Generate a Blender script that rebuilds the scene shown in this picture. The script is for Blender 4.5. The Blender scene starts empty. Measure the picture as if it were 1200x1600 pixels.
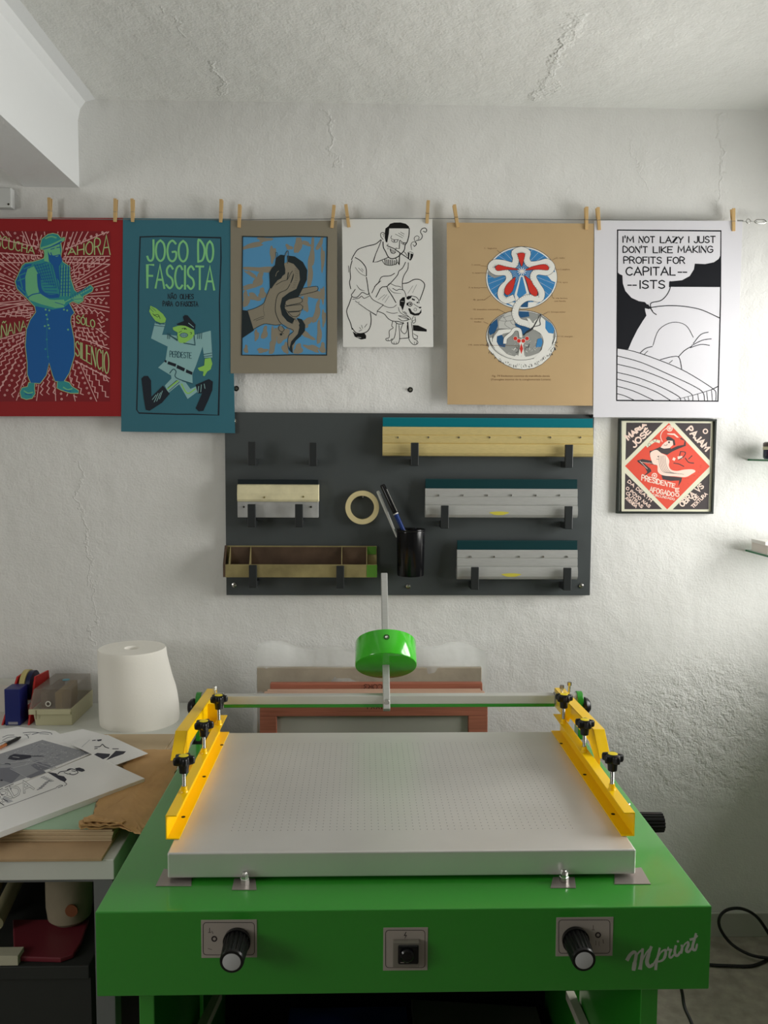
import bpy, bmesh, math, random
from mathutils import Vector, Matrix
from mathutils.geometry import tessellate_polygon

sc = bpy.context.scene
COL = sc.collection
PI = math.pi

# ------------------------------------------------------------------ camera
FPX = 1300.0                                   # focal length in pixels of the 1200 x 1600 frame
_k = 1 / math.sqrt(35**2 + 100**2 + FPX**2)
_a = math.asin(35 * _k); _p = math.asin(100 * _k / math.cos(_a)); _r = math.radians(0.3)
CF = Vector((math.sin(_a) * math.cos(_p), math.cos(_a) * math.cos(_p), -math.sin(_p)))
_R = Vector((math.cos(_a), -math.sin(_a), 0)); _U = Vector((math.sin(_a) * math.sin(_p), math.cos(_a) * math.sin(_p), math.cos(_p)))
CR = _R * math.cos(_r) + _U * math.sin(_r); CU = _U * math.cos(_r) - _R * math.sin(_r)
CC = Vector((0, -2.73, 1.677))
cam_d = bpy.data.cameras.new('camera'); cam = bpy.data.objects.new('camera', cam_d); COL.objects.link(cam)
cam_d.sensor_fit = 'VERTICAL'; cam_d.sensor_height = 36; cam_d.lens = FPX / 1600 * 36
cam_d.clip_start = 0.02; cam_d.clip_end = 60
m4 = Matrix((CR, CU, -CF)).transposed().to_4x4(); m4.translation = CC; cam.matrix_world = m4
sc.camera = cam

# ------------------------------------------------------------------ light and exposure
sc.view_settings.view_transform = 'Standard'; sc.view_settings.look = 'None'
sc.view_settings.exposure = 0.0; sc.view_settings.gamma = 1.0; sc.view_settings.use_curve_mapping = False
w = bpy.data.worlds.new('World'); sc.world = w; w.use_nodes = True
w.node_tree.nodes['Background'].inputs[0].default_value = (0.80, 0.90, 1.0, 1)
w.node_tree.nodes['Background'].inputs[1].default_value = 0.15

def area(name, loc, rot, sx, sy, power, col):
    l = bpy.data.lights.new(name, 'AREA'); l.shape = 'RECTANGLE'; l.size = sx; l.size_y = sy
    l.energy = power; l.color = col
    o = bpy.data.objects.new(name, l); COL.objects.link(o); o.location = loc; o.rotation_euler = rot
    return o
# daylight through the window in the right wall (the main light) and, weaker, through the one in the left wall behind the camera
area('window_daylight', (2.40, -.78, 1.68), (0, PI / 2, 0), 1.45, 1.5, 98, (1.0, 0.985, 0.95))
area('left_window_daylight', (-3.02, -3.0, 1.85), (0, -PI / 2, math.radians(12)), 1.1, 1.2, 31, (1.0, 0.975, 0.93))

# ------------------------------------------------------------------ helpers
def P(px, py, x=None, y=None, z=None):
    """the point of the place seen at photo pixel (px, py) on the plane x=, y= or z="""
    d = CR * ((px - 600) / FPX) - CU * ((py - 800) / FPX) + CF
    if y is not None: t = (y - CC.y) / d.y
    elif z is not None: t = (z - CC.z) / d.z
    else: t = (x - CC.x) / d.x
    return CC + d * t

def lin(c):
    out = []
    for v in c[:3]:
        v = v / 255.0
        out.append(v / 12.92 if v <= 0.04045 else ((v + 0.055) / 1.055) ** 2.4)
    return out

MATS = {}
def mat(name, rgb, rough=0.6, metal=0.0, spec=0.35, noise=0.0, nscale=40, bump=0.0, bscale=200, coat=0.0, trans=0.0, alpha=1.0, aniso=0.0, stretch=None):
    if name in MATS: return MATS[name]
    m = bpy.data.materials.new(name); m.use_nodes = True; nt = m.node_tree; b = nt.nodes['Principled BSDF']
    c = lin(rgb)
    b.inputs['Base Color'].default_value = (*c, 1); b.inputs['Roughness'].default_value = rough
    b.inputs['Metallic'].default_value = metal; b.inputs['Specular IOR Level'].default_value = spec
    b.inputs['Coat Weight'].default_value = coat; b.inputs['Coat Roughness'].default_value = 0.08
    b.inputs['Transmission Weight'].default_value = trans; b.inputs['Alpha'].default_value = alpha
    if noise or bump:
        tc = nt.nodes.new('ShaderNodeTexCoord'); mp = nt.nodes.new('ShaderNodeMapping'); nt.links.new(tc.outputs['Object'], mp.inputs['Vector'])
        if stretch: mp.inputs['Scale'].default_value = stretch
    if noise:
        n = nt.nodes.new('ShaderNodeTexNoise'); n.inputs['Scale'].default_value = nscale; n.inputs['Detail'].default_value = 4
        nt.links.new(mp.outputs[0], n.inputs['Vector'])
        r = nt.nodes.new('ShaderNodeMapRange'); r.inputs[1].default_value = 0.3; r.inputs[2].default_value = 0.7
        r.inputs[3].default_value = 1 - noise; r.inputs[4].default_value = 1 + noise * 0.6
        nt.links.new(n.outputs['Fac'], r.inputs[0])
        mx = nt.nodes.new('ShaderNodeVectorMath'); mx.operation = 'SCALE'; mx.inputs[0].default_value = c
        nt.links.new(r.outputs[0], mx.inputs['Scale']); nt.links.new(mx.outputs[0], b.inputs['Base Color'])
    if bump:
        n2 = nt.nodes.new('ShaderNodeTexNoise'); n2.inputs['Scale'].default_value = bscale; n2.inputs['Detail'].default_value = 3
        nt.links.new(mp.outputs[0], n2.inputs['Vector'])
        bp = nt.nodes.new('ShaderNodeBump'); bp.inputs['Strength'].default_value = 1.0; bp.inputs['Distance'].default_value = bump
        nt.links.new(n2.outputs['Fac'], bp.inputs['Height']); nt.links.new(bp.outputs[0], b.inputs['Normal'])
    MATS[name] = m
    return m

WLOC = {}
def tag(o, label=None, cat=None, group=None, kind=None):
    if label: o['label'] = label
    if cat: o['category'] = cat
    if group: o['group'] = group
    if kind: o['kind'] = kind
    return o
def empty(name, loc, label=None, cat=None, group=None):
    o = bpy.data.objects.new(name, None); COL.objects.link(o); o.location = loc; o.empty_display_size = 0.02
    WLOC[o] = Vector(loc); return tag(o, label, cat, group)
def wloc(o):
    return WLOC.get(o, Vector(o.location))

class MB:
    """collects shapes in world coordinates; build() links them as ONE mesh object"""
    def __init__(s): s.v = []; s.f = []; s.m = []; s.mi = 0
    def add(s, vs, fs):
        n = len(s.v); s.v += [Vector(q) for q in vs]
        for f in fs: s.f.append([n + i for i in f]); s.m.append(s.mi)
        return s
    def mat(s, i): s.mi = i; return s
    def box(s, x0, x1, y0, y1, z0, z1):
        v = [(x, y, z) for z in (z0, z1) for y in (y0, y1) for x in (x0, x1)]
        return s.add(v, [(0, 2, 3, 1), (4, 5, 7, 6), (0, 1, 5, 4), (2, 6, 7, 3), (0, 4, 6, 2), (1, 3, 7, 5)])
    def prism(s, pts, axis, a, b):
        """2-D outline swept along an axis: pts are the other two coordinates in x,y,z order"""
        def mk(p, t):
            q = list(p); q.insert('xyz'.index(axis), t); return q
        n = len(pts); v = [mk(p, a) for p in pts] + [mk(p, b) for p in pts]
        tri = tessellate_polygon([[Vector((p[0], p[1], 0)) for p in pts]])
        f = [tuple(t) for t in tri] + [tuple(n + i for i in reversed(t)) for t in tri]
        f += [(i, (i + 1) % n, n + (i + 1) % n, n + i) for i in range(n)]
        return s.add(v, f)
    def hexa(s, b4, t4):
        return s.add(list(b4) + list(t4), [(3, 2, 1, 0), (4, 5, 6, 7), (0, 1, 5, 4), (1, 2, 6, 5), (2, 3, 7, 6), (3, 0, 4, 7)])
    def slab(s, pts, z0, z1):
        n = len(pts); tri = tessellate_polygon([[Vector((p[0], p[1], 0)) for p in pts]])
        f = [tuple(t) for t in tri] + [tuple(n + i for i in reversed(t)) for t in tri] + [(i, (i + 1) % n, n + (i + 1) % n, n + i) for i in range(n)]
        return s.add([(p[0], p[1], z0) for p in pts] + [(p[0], p[1], z1) for p in pts], f)
    def cyl(s, p0, p1, r0, r1=None, n=24, caps=True, ribs=0, ribd=0.0):
        p0 = Vector(p0); p1 = Vector(p1); r1 = r0 if r1 is None else r1
        d = (p1 - p0).normalized(); u = d.orthogonal().normalized(); w_ = d.cross(u)
        v = []
        for p, r in ((p0, r0), (p1, r1)):
            for i in range(n):
                t = 2 * PI * i / n; rr = r
                if ribs and (i * ribs * 2 // n) % 2: rr = r * (1 - ribd)
                v.append(p + (u * math.cos(t) + w_ * math.sin(t)) * rr)
        f = [(i, (i + 1) % n, n + (i + 1) % n, n + i) for i in range(n)]
        if caps: f += [tuple(reversed(range(n))), tuple(range(n, 2 * n))]
        return s.add(v, f)
    def lathe(s, prof, c, axis=(0, 0, 1), n=32):
        """prof: (radius, height) pairs along the axis from c"""
        c = Vector(c); d = Vector(axis).normalized(); u = d.orthogonal().normalized(); w_ = d.cross(u); v = []; f = []
        for r, h in prof:
            for i in range(n):
                t = 2 * PI * i / n; v.append(c + d * h + (u * math.cos(t) + w_ * math.sin(t)) * max(r, 1e-5))
        for j in range(len(prof) - 1):
            for i in range(n):
                f.append((j * n + i, j * n + (i + 1) % n, (j + 1) * n + (i + 1) % n, (j + 1) * n + i))
        return s.add(v, f)
    def tube(s, pts, r, n=10, closed=False):
        pts = [Vector(p) for p in pts]; v = []; f = []; N = len(pts); up = None
        for i, p in enumerate(pts):
            a_ = pts[i - 1] if (i or closed) else p; b_ = pts[(i + 1) % N] if (i < N - 1 or closed) else p
            d = (b_ - a_).normalized()
            if up is None: up = d.orthogonal().normalized()
            up = (up - d * up.dot(d)).normalized(); w_ = d.cross(up); rr = r[i] if isinstance(r, (list, tuple)) else r
            for k in range(n):
                t = 2 * PI * k / n; v.append(p + (up * math.cos(t) + w_ * math.sin(t)) * rr)
        M = N if closed else N - 1
        for i in range(M):
            for k in range(n):
                j = (i + 1) % N; f.append((i * n + k, i * n + (k + 1) % n, j * n + (k + 1) % n, j * n + k))
        if not closed: f += [tuple(reversed(range(n))), tuple((N - 1) * n + k for k in range(n))]
        return s.add(v, f)
    def torus(s, c, axis, R, r, n=32, k=10):
        c = Vector(c); d = Vector(axis).normalized(); u = d.orthogonal().normalized(); w_ = d.cross(u)
        return s.tube([c + (u * math.cos(2 * PI * i / n) + w_ * math.sin(2 * PI * i / n)) * R for i in range(n)], r, k, True)
    def build(s, name, mats, parent=None, smooth=False, bevel=0.0, origin=None, segs=2, autosmooth=35, normals=True):
        if not isinstance(mats, (list, tuple)): mats = [mats]
        lo = Vector((min(v.x for v in s.v), min(v.y for v in s.v), min(v.z for v in s.v)))
        hi = Vector((max(v.x for v in s.v), max(v.y for v in s.v), max(v.z for v in s.v)))
        o_ = Vector(origin) if origin is not None else Vector(((lo.x + hi.x) / 2, (lo.y + hi.y) / 2, lo.z))
        me = bpy.data.meshes.new(name); me.from_pydata([v - o_ for v in s.v], [], s.f)
        for q in mats: me.materials.append(q)
        me.polygons.foreach_set('material_index', s.m)
        if normals:
            bm = bmesh.new(); bm.from_mesh(me); bmesh.ops.recalc_face_normals(bm, faces=bm.faces); bm.to_mesh(me); bm.free()
        ob = bpy.data.objects.new(name, me); COL.objects.link(ob)
        WLOC[ob] = o_
        if parent is not None: ob.parent = parent; ob.location = o_ - wloc(parent)
        else: ob.location = o_
        if smooth:
            me.polygons.foreach_set('use_smooth', [True] * len(me.polygons))
            try: me.set_sharp_from_angle(angle=math.radians(autosmooth))
            except Exception: pass
        if bevel:
            bv = ob.modifiers.new('bevel', 'BEVEL'); bv.width = bevel; bv.segments = segs; bv.limit_method = 'ANGLE'; bv.angle_limit = math.radians(40)
        return ob

def copy_tree(o, parent=None):
    c = o.copy(); COL.objects.link(c)
    if parent is not None: c.parent = parent
    for ch in [q for q in o.children]: copy_tree(ch, c)
    return c

# ------------------------------------------------------------------ flat printed artwork (ink on paper)
def spline(pts, closed=False, n=5):
    if len(pts) < 3: return pts
    out = []; N = len(pts)
    for i in range(N if closed else N - 1):
        p0 = pts[(i - 1) % N] if (closed or i) else pts[0]; p1 = pts[i]; p2 = pts[(i + 1) % N]
        p3 = pts[(i + 2) % N] if (closed or i < N - 2) else pts[-1]
        for k in range(n):
            t = k / n
            out.append(tuple(0.5 * (2 * p1[j] + (p2[j] - p0[j]) * t + (2 * p0[j] - 5 * p1[j] + 4 * p2[j] - p3[j]) * t * t + (3 * p1[j] - p0[j] - 3 * p2[j] + p3[j]) * t**3) for j in (0, 1)))
    if not closed: out.append(tuple(pts[-1]))
    return out

# hand-drawn capitals as strokes on a 0..1 grid, y up
G = {
 'A': (.8, [[(0, 0), (.4, 1), (.8, 0)], [(.15, .36), (.65, .36)]]),
 'B': (.65, [[(0, 0), (0, 1), (.45, .97), (.55, .77), (.42, .55), (0, .53)], [(.42, .55), (.62, .32), (.5, .04), (0, 0)]]),
 'C': (.68, [[(.66, .85), (.45, 1), (.15, .88), (0, .5), (.13, .12), (.42, 0), (.66, .14)]]),
 'D': (.7, [[(0, 0), (0, 1), (.35, .96), (.65, .7), (.68, .4), (.45, .08), (0, 0)]]),
 'E': (.58, [[(.58, 1), (0, 1), (0, 0), (.58, 0)], [(0, .52), (.48, .52)]]),
 'F': (.56, [[(.56, 1), (0, 1), (0, 0)], [(0, .52), (.46, .52)]]),
 'G': (.72, [[(.68, .86), (.42, 1), (.12, .85), (0, .48), (.14, .1), (.45, 0), (.7, .18), (.7, .45), (.42, .45)]]),
 'H': (.68, [[(0, 0), (0, 1)], [(.68, 0), (.68, 1)], [(0, .5), (.68, .5)]]),
 'I': (.06, [[(.03, 0), (.03, 1)]]),
 'J': (.5, [[(.5, 1), (.5, .25), (.36, .02), (.12, .03), (0, .2)]]),
 'K': (.62, [[(0, 0), (0, 1)], [(.6, 1), (.02, .45), (.62, 0)]]),
 'L': (.54, [[(0, 1), (0, 0), (.54, 0)]]),
 'M': (.85, [[(0, 0), (.08, 1), (.43, .25), (.78, 1), (.85, 0)]]),
 'N': (.68, [[(0, 0), (0, 1), (.68, 0), (.68, 1)]]),
 'O': (.74, [[(.37, 1), (.1, .84), (0, .5), (.1, .15), (.37, 0), (.64, .15), (.74, .5), (.64, .84), (.37, 1)]]),
 'P': (.6, [[(0, 0), (0, 1), (.42, .98), (.6, .76), (.45, .52), (0, .48)]]),
 'Q': (.74, [[(.37, 1), (0, .5), (.37, 0), (.74, .5), (.37, 1)], [(.45, .3), (.75, -.05)]]),
 'R': (.64, [[(0, 0), (0, 1), (.42, .98), (.6, .76), (.45, .54), (0, .5)], [(.3, .5), (.64, 0)]]),
 'S': (.6, [[(.58, .86), (.34, 1), (.06, .84), (.1, .6), (.5, .42), (.58, .16), (.3, 0), (0, .14)]]),
 'T': (.66, [[(0, 1), (.66, 1)], [(.33, 1), (.33, 0)]]),
 'U': (.68, [[(0, 1), (0, .28), (.14, .03), (.52, .03), (.68, .28), (.68, 1)]]),
 'V': (.7, [[(0, 1), (.35, 0), (.7, 1)]]),
 'X': (.66, [[(0, 0), (.66, 1)], [(0, 1), (.66, 0)]]),
 'Y': (.66, [[(0, 1), (.33, .5), (.66, 1)], [(.33, .5), (.25, 0)]]),
 'Z': (.62, [[(0, 1), (.62, 1), (0, 0), (.62, 0)]]),
 '-': (.46, [[(0, .45), (.46, .45)]]), '\'': (.06, [[(.03, 1.15), (.03, .8)]]), ' ': (.3, []), '.': (.06, [[(.0, .02), (.06, .02)]]),
 '1': (.3, [[(0, .8), (.2, 1), (.2, 0)]]), '0': (.6, [[(.3, 1), (0, .5), (.3, 0), (.6, .5), (.3, 1)]]),
 '3': (.55, [[(0, .9), (.4, 1), (.52, .75), (.2, .54), (.55, .28), (.35, 0), (0, .1)]]),
 '4': (.6, [[(.45, 0), (.45, 1), (0, .3), (.6, .3)]]), '7': (.55, [[(0, 1), (.55, 1), (.15, 0)]]), ',': (.06, [[(.05, .1), (0, -.15)]]),
}
G['Ñ'] = (.68, G['N'][1] + [[(.1, 1.18), (.28, 1.28), (.42, 1.16), (.6, 1.27)]])
G['Ã'] = (.8, G['A'][1] + [[(.15, 1.15), (.33, 1.25), (.47, 1.13), (.65, 1.24)]])
G['Ó'] = (.74, G['O'][1] + [[(.32, 1.12), (.5, 1.32)]])
G['É'] = (.58, G['E'][1] + [[(.2, 1.12), (.42, 1.28)]])

class Art:
    """ink drawn in the coordinates of a close-up of the sheet: u, v -> photo pixel -> point on the sheet's plane"""
    def __init__(s, ox, oy, sx, plane, step=0.00035, toward=-1):
        s.ox, s.oy, s.s = ox, oy, sx; s.ax, s.val = plane; s.st = step; s.tw = toward; s.mb = MB(); s.mats = []; s.k = 0
    def T(s, u, v, layer=0):
        return P(s.ox + u / s.s, s.oy + v / s.s, **{s.ax: s.val + s.tw * s.st * layer})
    def m(s, mt):
        s.k = (s.k + 1) % 45       # every stroke a hair above the one before it, so that no two inks lie in the same plane
        if mt not in s.mats: s.mats.append(mt)
        s.mb.mi = s.mats.index(mt)
    def poly(s, pts, mt, layer=1, smooth=False, holes=()):
        s.m(mt); loops = [spline(pts, True) if smooth else list(pts)] + [spline(h, True) if smooth else list(h) for h in holes]
        tri = tessellate_polygon([[Vector((p[0], p[1], 0)) for p in l] for l in loops]); flat = [p for l in loops for p in l]
        s.mb.add([s.T(p[0], p[1], layer + s.k * .012) for p in flat], [tuple(t) for t in tri])
    def line(s, pts, w, mt, layer=3, smooth=True, closed=False, taper=False):
        s.m(mt)
        if closed: pts = list(pts) + [pts[0]]
        q = spline(pts, False, 4) if smooth else list(pts); n = len(q); L = []; Rr = []
        for i in range(n):
            a_ = q[max(i - 1, 0)]; b_ = q[min(i + 1, n - 1)]; dx, dy = b_[0] - a_[0], b_[1] - a_[1]; d = math.hypot(dx, dy) or 1
            ww = w[int(i * (len(w) - 1) / (n - 1))] if isinstance(w, (list, tuple)) else w
            if taper: ww = ww * (0.35 + 0.65 * math.sin(PI * min(max(i / (n - 1), 0.02), .98)))
            k = 1.0
            if 0 < i < n - 1:
                e1 = (q[i][0] - a_[0], q[i][1] - a_[1]); e2 = (b_[0] - q[i][0], b_[1] - q[i][1])
                l1 = math.hypot(*e1) or 1; l2 = math.hypot(*e2) or 1
                cs = (e1[0] * e2[0] + e1[1] * e2[1]) / (l1 * l2); k = min(1 / max(math.sqrt(max((1 + cs) / 2, .01)), .3), 2.2)
            nx, ny = -dy / d * ww / 2 * k, dx / d * ww / 2 * k; cx, cy = q[i]
            if i == 0: cx -= dx / d * ww * .4; cy -= dy / d * ww * .4
            if i == n - 1: cx += dx / d * ww * .4; cy += dy / d * ww * .4
            L.append((cx + nx, cy + ny)); Rr.append((cx - nx, cy - ny))
        lf = lambda i: layer + s.k * .012 + .35 * i / n
        v = [s.T(*p_, lf(i)) for i, p_ in enumerate(L)] + [s.T(*p_, lf(i)) for i, p_ in enumerate(Rr)]
        s.mb.add(v, [(i, i + 1, n + i + 1, n + i) for i in range(n - 1)])
    def dot(s, u, v, r, mt, layer=3, r2=None, n=14):
        s.poly([(u + r * math.cos(2 * PI * i / n), v + (r2 or r) * math.sin(2 * PI * i / n)) for i in range(n)], mt, layer)
    def ring(s, u, v, r, w_, mt, layer=3, n=12):
        s.line([(u + r * math.cos(2 * PI * i / n), v + r * math.sin(2 * PI * i / n)) for i in range(n)], w_, mt, layer, False, True)
    def text(s, t, A, B, h, w_, mt, layer=4, h2=None, lean=0.0, up=None, smooth=True, gap=.2, inner=None):
        h2 = h if h2 is None else h2; tot = sum(G[c][0] for c in t) + gap * (len(t) - 1); x = 0
        dx, dy = B[0] - A[0], B[1] - A[1]; L = math.hypot(dx, dy)
        ux, uy = up if up else (0, -1)
        for c in t:
            for st in G[c][1]:
                pts = []
                for (gx, gy) in st:
                    k = (x + gx) / tot; hh = h + (h2 - h) * k
                    pts.append((A[0] + dx * k + ux * gy * hh + dx / L * lean * gy * hh, A[1] + dy * k + uy * gy * hh + dy / L * lean * gy * hh))
                curve = smooth and c in 'BCDGJOPQRSU036ÓÑÃ' and len(pts) > 3
                s.line(pts, w_, mt, layer, curve)
                if inner: s.line(pts, inner[0], inner[1], layer + 1, curve)
            x += G[c][0] + gap
    def type(s, t, A, size, mt, layer=3, dirv=(1, 0), width=None, mirror=False):
        """small printed type with the built-in font"""
        cu = bpy.data.curves.new('t', 'FONT'); cu.body = t; cu.size = 1; cu.resolution_u = 2
        o = bpy.data.objects.new('t', cu); COL.objects.link(o); bpy.context.view_layer.update()
        me = bpy.data.meshes.new_from_object(o.evaluated_get(bpy.context.evaluated_depsgraph_get()))
        W = max(v.co.x for v in me.vertices) or 1; kx = (width / W) if width else size
        dx, dy = dirv; s.m(mt)
        s.mb.add([s.T(A[0] + dx * v.co.x * kx + dy * v.co.y * size, A[1] + dy * v.co.x * kx - dx * v.co.y * size, layer) for v in me.vertices], [tuple(p_.vertices) for p_ in me.polygons])
        bpy.data.objects.remove(o); bpy.data.meshes.remove(me); bpy.data.curves.remove(cu)
    def sheet(s, corners, mt, thick=0.0006, nu=1, nv=1):
        """the paper itself, a thin sheet just behind the ink"""
        s.m(mt)
        f = [s.T(*c, 0) for c in corners]; off = Vector((0, 0, 0)); off['xyz'.index(s.ax)] = -s.tw * thick
        s.mb.hexa([c + off for c in f], f)
    def build(s, name, label=None, cat=None, group=None, parent=None):
        o = s.mb.build(name, s.mats, parent, normals=False)
        return tag(o, label, cat, group)

# ------------------------------------------------------------------ room materials
def plaster(name, rgb, fine, lump, cracks=(), axis_uv=('X', 'Z'), patch=None):
    m = bpy.data.materials.new(name); m.use_nodes = True; nt = m.node_tree; L = nt.links; b = nt.nodes['Principled BSDF']
    c = lin(rgb); b.inputs['Roughness'].default_value = 0.85; b.inputs['Specular IOR Level'].default_value = 0.25
    geo = nt.nodes.new('ShaderNodeNewGeometry'); sep = nt.nodes.new('ShaderNodeSeparateXYZ'); L.new(geo.outputs['Position'], sep.inputs[0])
    def M(op, a_, b_=None, c_=None):
        n = nt.nodes.new('ShaderNodeMath'); n.operation = op
        for i, q in enumerate((a_, b_, c_)):
            if q is None: continue
            if isinstance(q, (int, float)): n.inputs[i].default_value = q
            else: L.new(q, n.inputs[i])
        return n.outputs[0]
    def N(scale, det=4, rough=.55):
        n = nt.nodes.new('ShaderNodeTexNoise'); n.inputs['Scale'].default_value = scale; n.inputs['Detail'].default_value = det; n.inputs['Roughness'].default_value = rough
        L.new(geo.outputs['Position'], n.inputs['Vector']); return n.outputs['Fac']
    fn = N(150, 3, .55); ln = N(14, 3); bn = N(3.2, 3)
    h = M('ADD', M('MULTIPLY', fn, fine), M('ADD', M('MULTIPLY', ln, lump), M('MULTIPLY', bn, lump * 1.6)))
    u, v = sep.outputs[axis_uv[0]], sep.outputs[axis_uv[1]]
    wob = N(9, 4, .7)
    for (u0, v0, u1, v1, wd, ht) in cracks:
        t = M('DIVIDE', M('SUBTRACT', v, v0), (v1 - v0)); x = M('ADD', M('MULTIPLY', t, u1 - u0), u0)
        d = M('ABSOLUTE', M('SUBTRACT', M('SUBTRACT', u, x), M('MULTIPLY', M('SUBTRACT', wob, .5), .16)))
        k = M('MAXIMUM', M('SUBTRACT', 1, M('DIVIDE', d, wd)), 0)
        inside = M('MULTIPLY', M('GREATER_THAN', t, 0), M('LESS_THAN', t, 1))
        h = M('ADD', h, M('MULTIPLY', M('MULTIPLY', k, inside), ht))
    if patch:     # rough flaking render low on the wall
        (u0, v0, ru, rv, amt) = patch
        du = M('DIVIDE', M('SUBTRACT', u, u0), ru); dv = M('DIVIDE', M('SUBTRACT', v, v0), rv)
        k = M('MAXIMUM', M('SUBTRACT', 1, M('ADD', M('MULTIPLY', du, du), M('MULTIPLY', dv, dv))), 0)
        pn = N(20, 5, .7)
        step = M('SMOOTH_MIN', M('MULTIPLY', M('SUBTRACT', pn, .46), 6), 1, .2); rg = M('MINIMUM', M('MULTIPLY', M('ABSOLUTE', M('SUBTRACT', N(9, 5, .65), .5)), 14), 1)
        h = M('ADD', h, M('MULTIPLY', M('MULTIPLY', k, M('ADD', M('MULTIPLY', step, .7), M('MULTIPLY', rg, .8))), amt))
    bp = nt.nodes.new('ShaderNodeBump'); bp.inputs['Strength'].default_value = 1; bp.inputs['Distance'].default_value = 1.0
    L.new(h, bp.inputs['Height']); L.new(bp.outputs[0], b.inputs['Normal'])
    r = nt.nodes.new('ShaderNodeMapRange'); r.inputs[1].default_value = .3; r.inputs[2].default_value = .7; r.inputs[3].default_value = .955; r.inputs[4].default_value = 1.02
    L.new(N(2.4, 5, .6), r.inputs[0]); mx = nt.nodes.new('ShaderNodeVectorMath'); mx.operation = 'SCALE'; mx.inputs[0].default_value = c
    L.new(r.outputs[0], mx.inputs['Scale']); L.new(mx.outputs[0], b.inputs['Base Color'])
    return m

CZ = 2.765
def pw(px, py): q = P(px, py, y=0); return (q.x, q.z)
def pc(px, py): q = P(px, py, z=CZ); return (q.x, q.y)
cr = []
for a_, b_, wd, ht in (((118, 720), (142, 900), .006, .0012), ((142, 900), (150, 1010), .006, .0010), ((515, 170), (523, 262), .008, .0016), ((1128, 175), (1133, 270), .012, .0018), ((1133, 270), (1122, 335), .008, .0012), ((985, 215), (1010, 300), .005, .0007)):
    p0, p1 = pw(*a_), pw(*b_); cr.append((*p0, *p1, wd, ht))
cc_ = []
for a_, b_, wd, ht in (((840, 158), (905, 20), .02, .003), ((860, 150), (880, 60), .008, .002), ((355, 150), (330, 95), .012, .002), ((300, 60), (250, 10), .008, .001)):
    p0, p1 = pc(*a_), pc(*b_); cc_.append((*p0, *p1, wd, ht))
pp = pw(1110, 1140)
M_WALL = plaster('wall plaster', (230, 230, 227), .0013, .0045, cr, ('X', 'Z'), (pp[0], pp[1], .42, .32, .0030))
M_CEIL = plaster('ceiling plaster', (224, 225, 221), .0018, .007, cc_, ('X', 'Y'))
M_BEAM = mat('beam paint', (222, 224, 224), .7, bump=.0008, bscale=40)
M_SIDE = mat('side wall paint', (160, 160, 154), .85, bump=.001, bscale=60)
M_FLOOR = mat('floor terrazzo', (156, 150, 137), .55, noise=.22, nscale=28, bump=.0003, bscale=90)
M_SKIRT = mat('skirting tile', (186, 186, 178), .4)
M_WHITE = mat('white lacquer', (215, 217, 210), .45)

def struct(name, mb, m, bevel=0, label=None, smooth=False):
    return tag(mb.build(name, m, bevel=bevel, smooth=smooth), label, None, None, 'structure')
XL, XR, YB = -2.9, 1.66, -4.3
struct('wall_back', MB().box(XL, XR + .2, 0, .2, -.05, CZ + .1), M_WALL)
wl = MB(); V0, V1, U0, U1 = -3.65, -2.35, 1.25, 2.45
wl.box(XL - .1, XL, YB, .2, -.05, U0).box(XL - .1, XL, YB, .2, U1, CZ + .1).box(XL - .1, XL, YB, V0, U0, U1).box(XL - .1, XL, V1, .2, U0, U1)
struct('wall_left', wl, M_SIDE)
wr = MB()
WY0, WY1, WZ0, WZ1 = -1.45, -0.15, 1.10, 2.28
wr.box(XR, XR + .2, YB, 0, -.05, WZ0).box(XR, XR + .2, YB, 0, WZ1, CZ + .1).box(XR, XR + .2, YB, WY0, WZ0, WZ1).box(XR, XR + .2, WY1, 0, WZ0, WZ1)
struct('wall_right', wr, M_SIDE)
wb = MB()
wb.box(XL, XR, YB - .2, YB, -.05, CZ + .1)
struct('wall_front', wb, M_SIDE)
struct('ceiling', MB().box(XL, XR, YB, 0, CZ, CZ + .12), M_CEIL)
struct('floor', MB().box(XL, XR, YB, 0, -.1, 0), M_FLOOR)
struct('baseboard_back', MB().box(XL, XR, -.012, 0, 0, .085), M_SKIRT, .002)
fr = MB(); t_ = .05
for (a_, b_, c_, d_) in ((WY0, WY1, WZ0, WZ0 + t_), (WY0, WY1, WZ1 - t_, WZ1), (WY0, WY0 + t_, WZ0, WZ1), (WY1 - t_, WY1, WZ0, WZ1), ((WY0 + WY1) / 2 - .03, (WY0 + WY1) / 2 + .03, WZ0, WZ1)):
    fr.box(XR + .04, XR + .09, a_, b_, c_, d_)
struct('window_1', fr, M_WHITE)
# painted concrete beam under the ceiling, running out of the wall towards the viewer
bm_ = MB().prism([(-1.069, 2.494), (-.897, 2.494), (-.897, 2.70), (-.889, 2.735), (-.872, 2.757), (-.84, CZ), (-1.069, CZ)], 'y', YB, 0)
struct('trim_beam', bm_, M_BEAM, label='white painted ceiling beam above the red poster')

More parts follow.
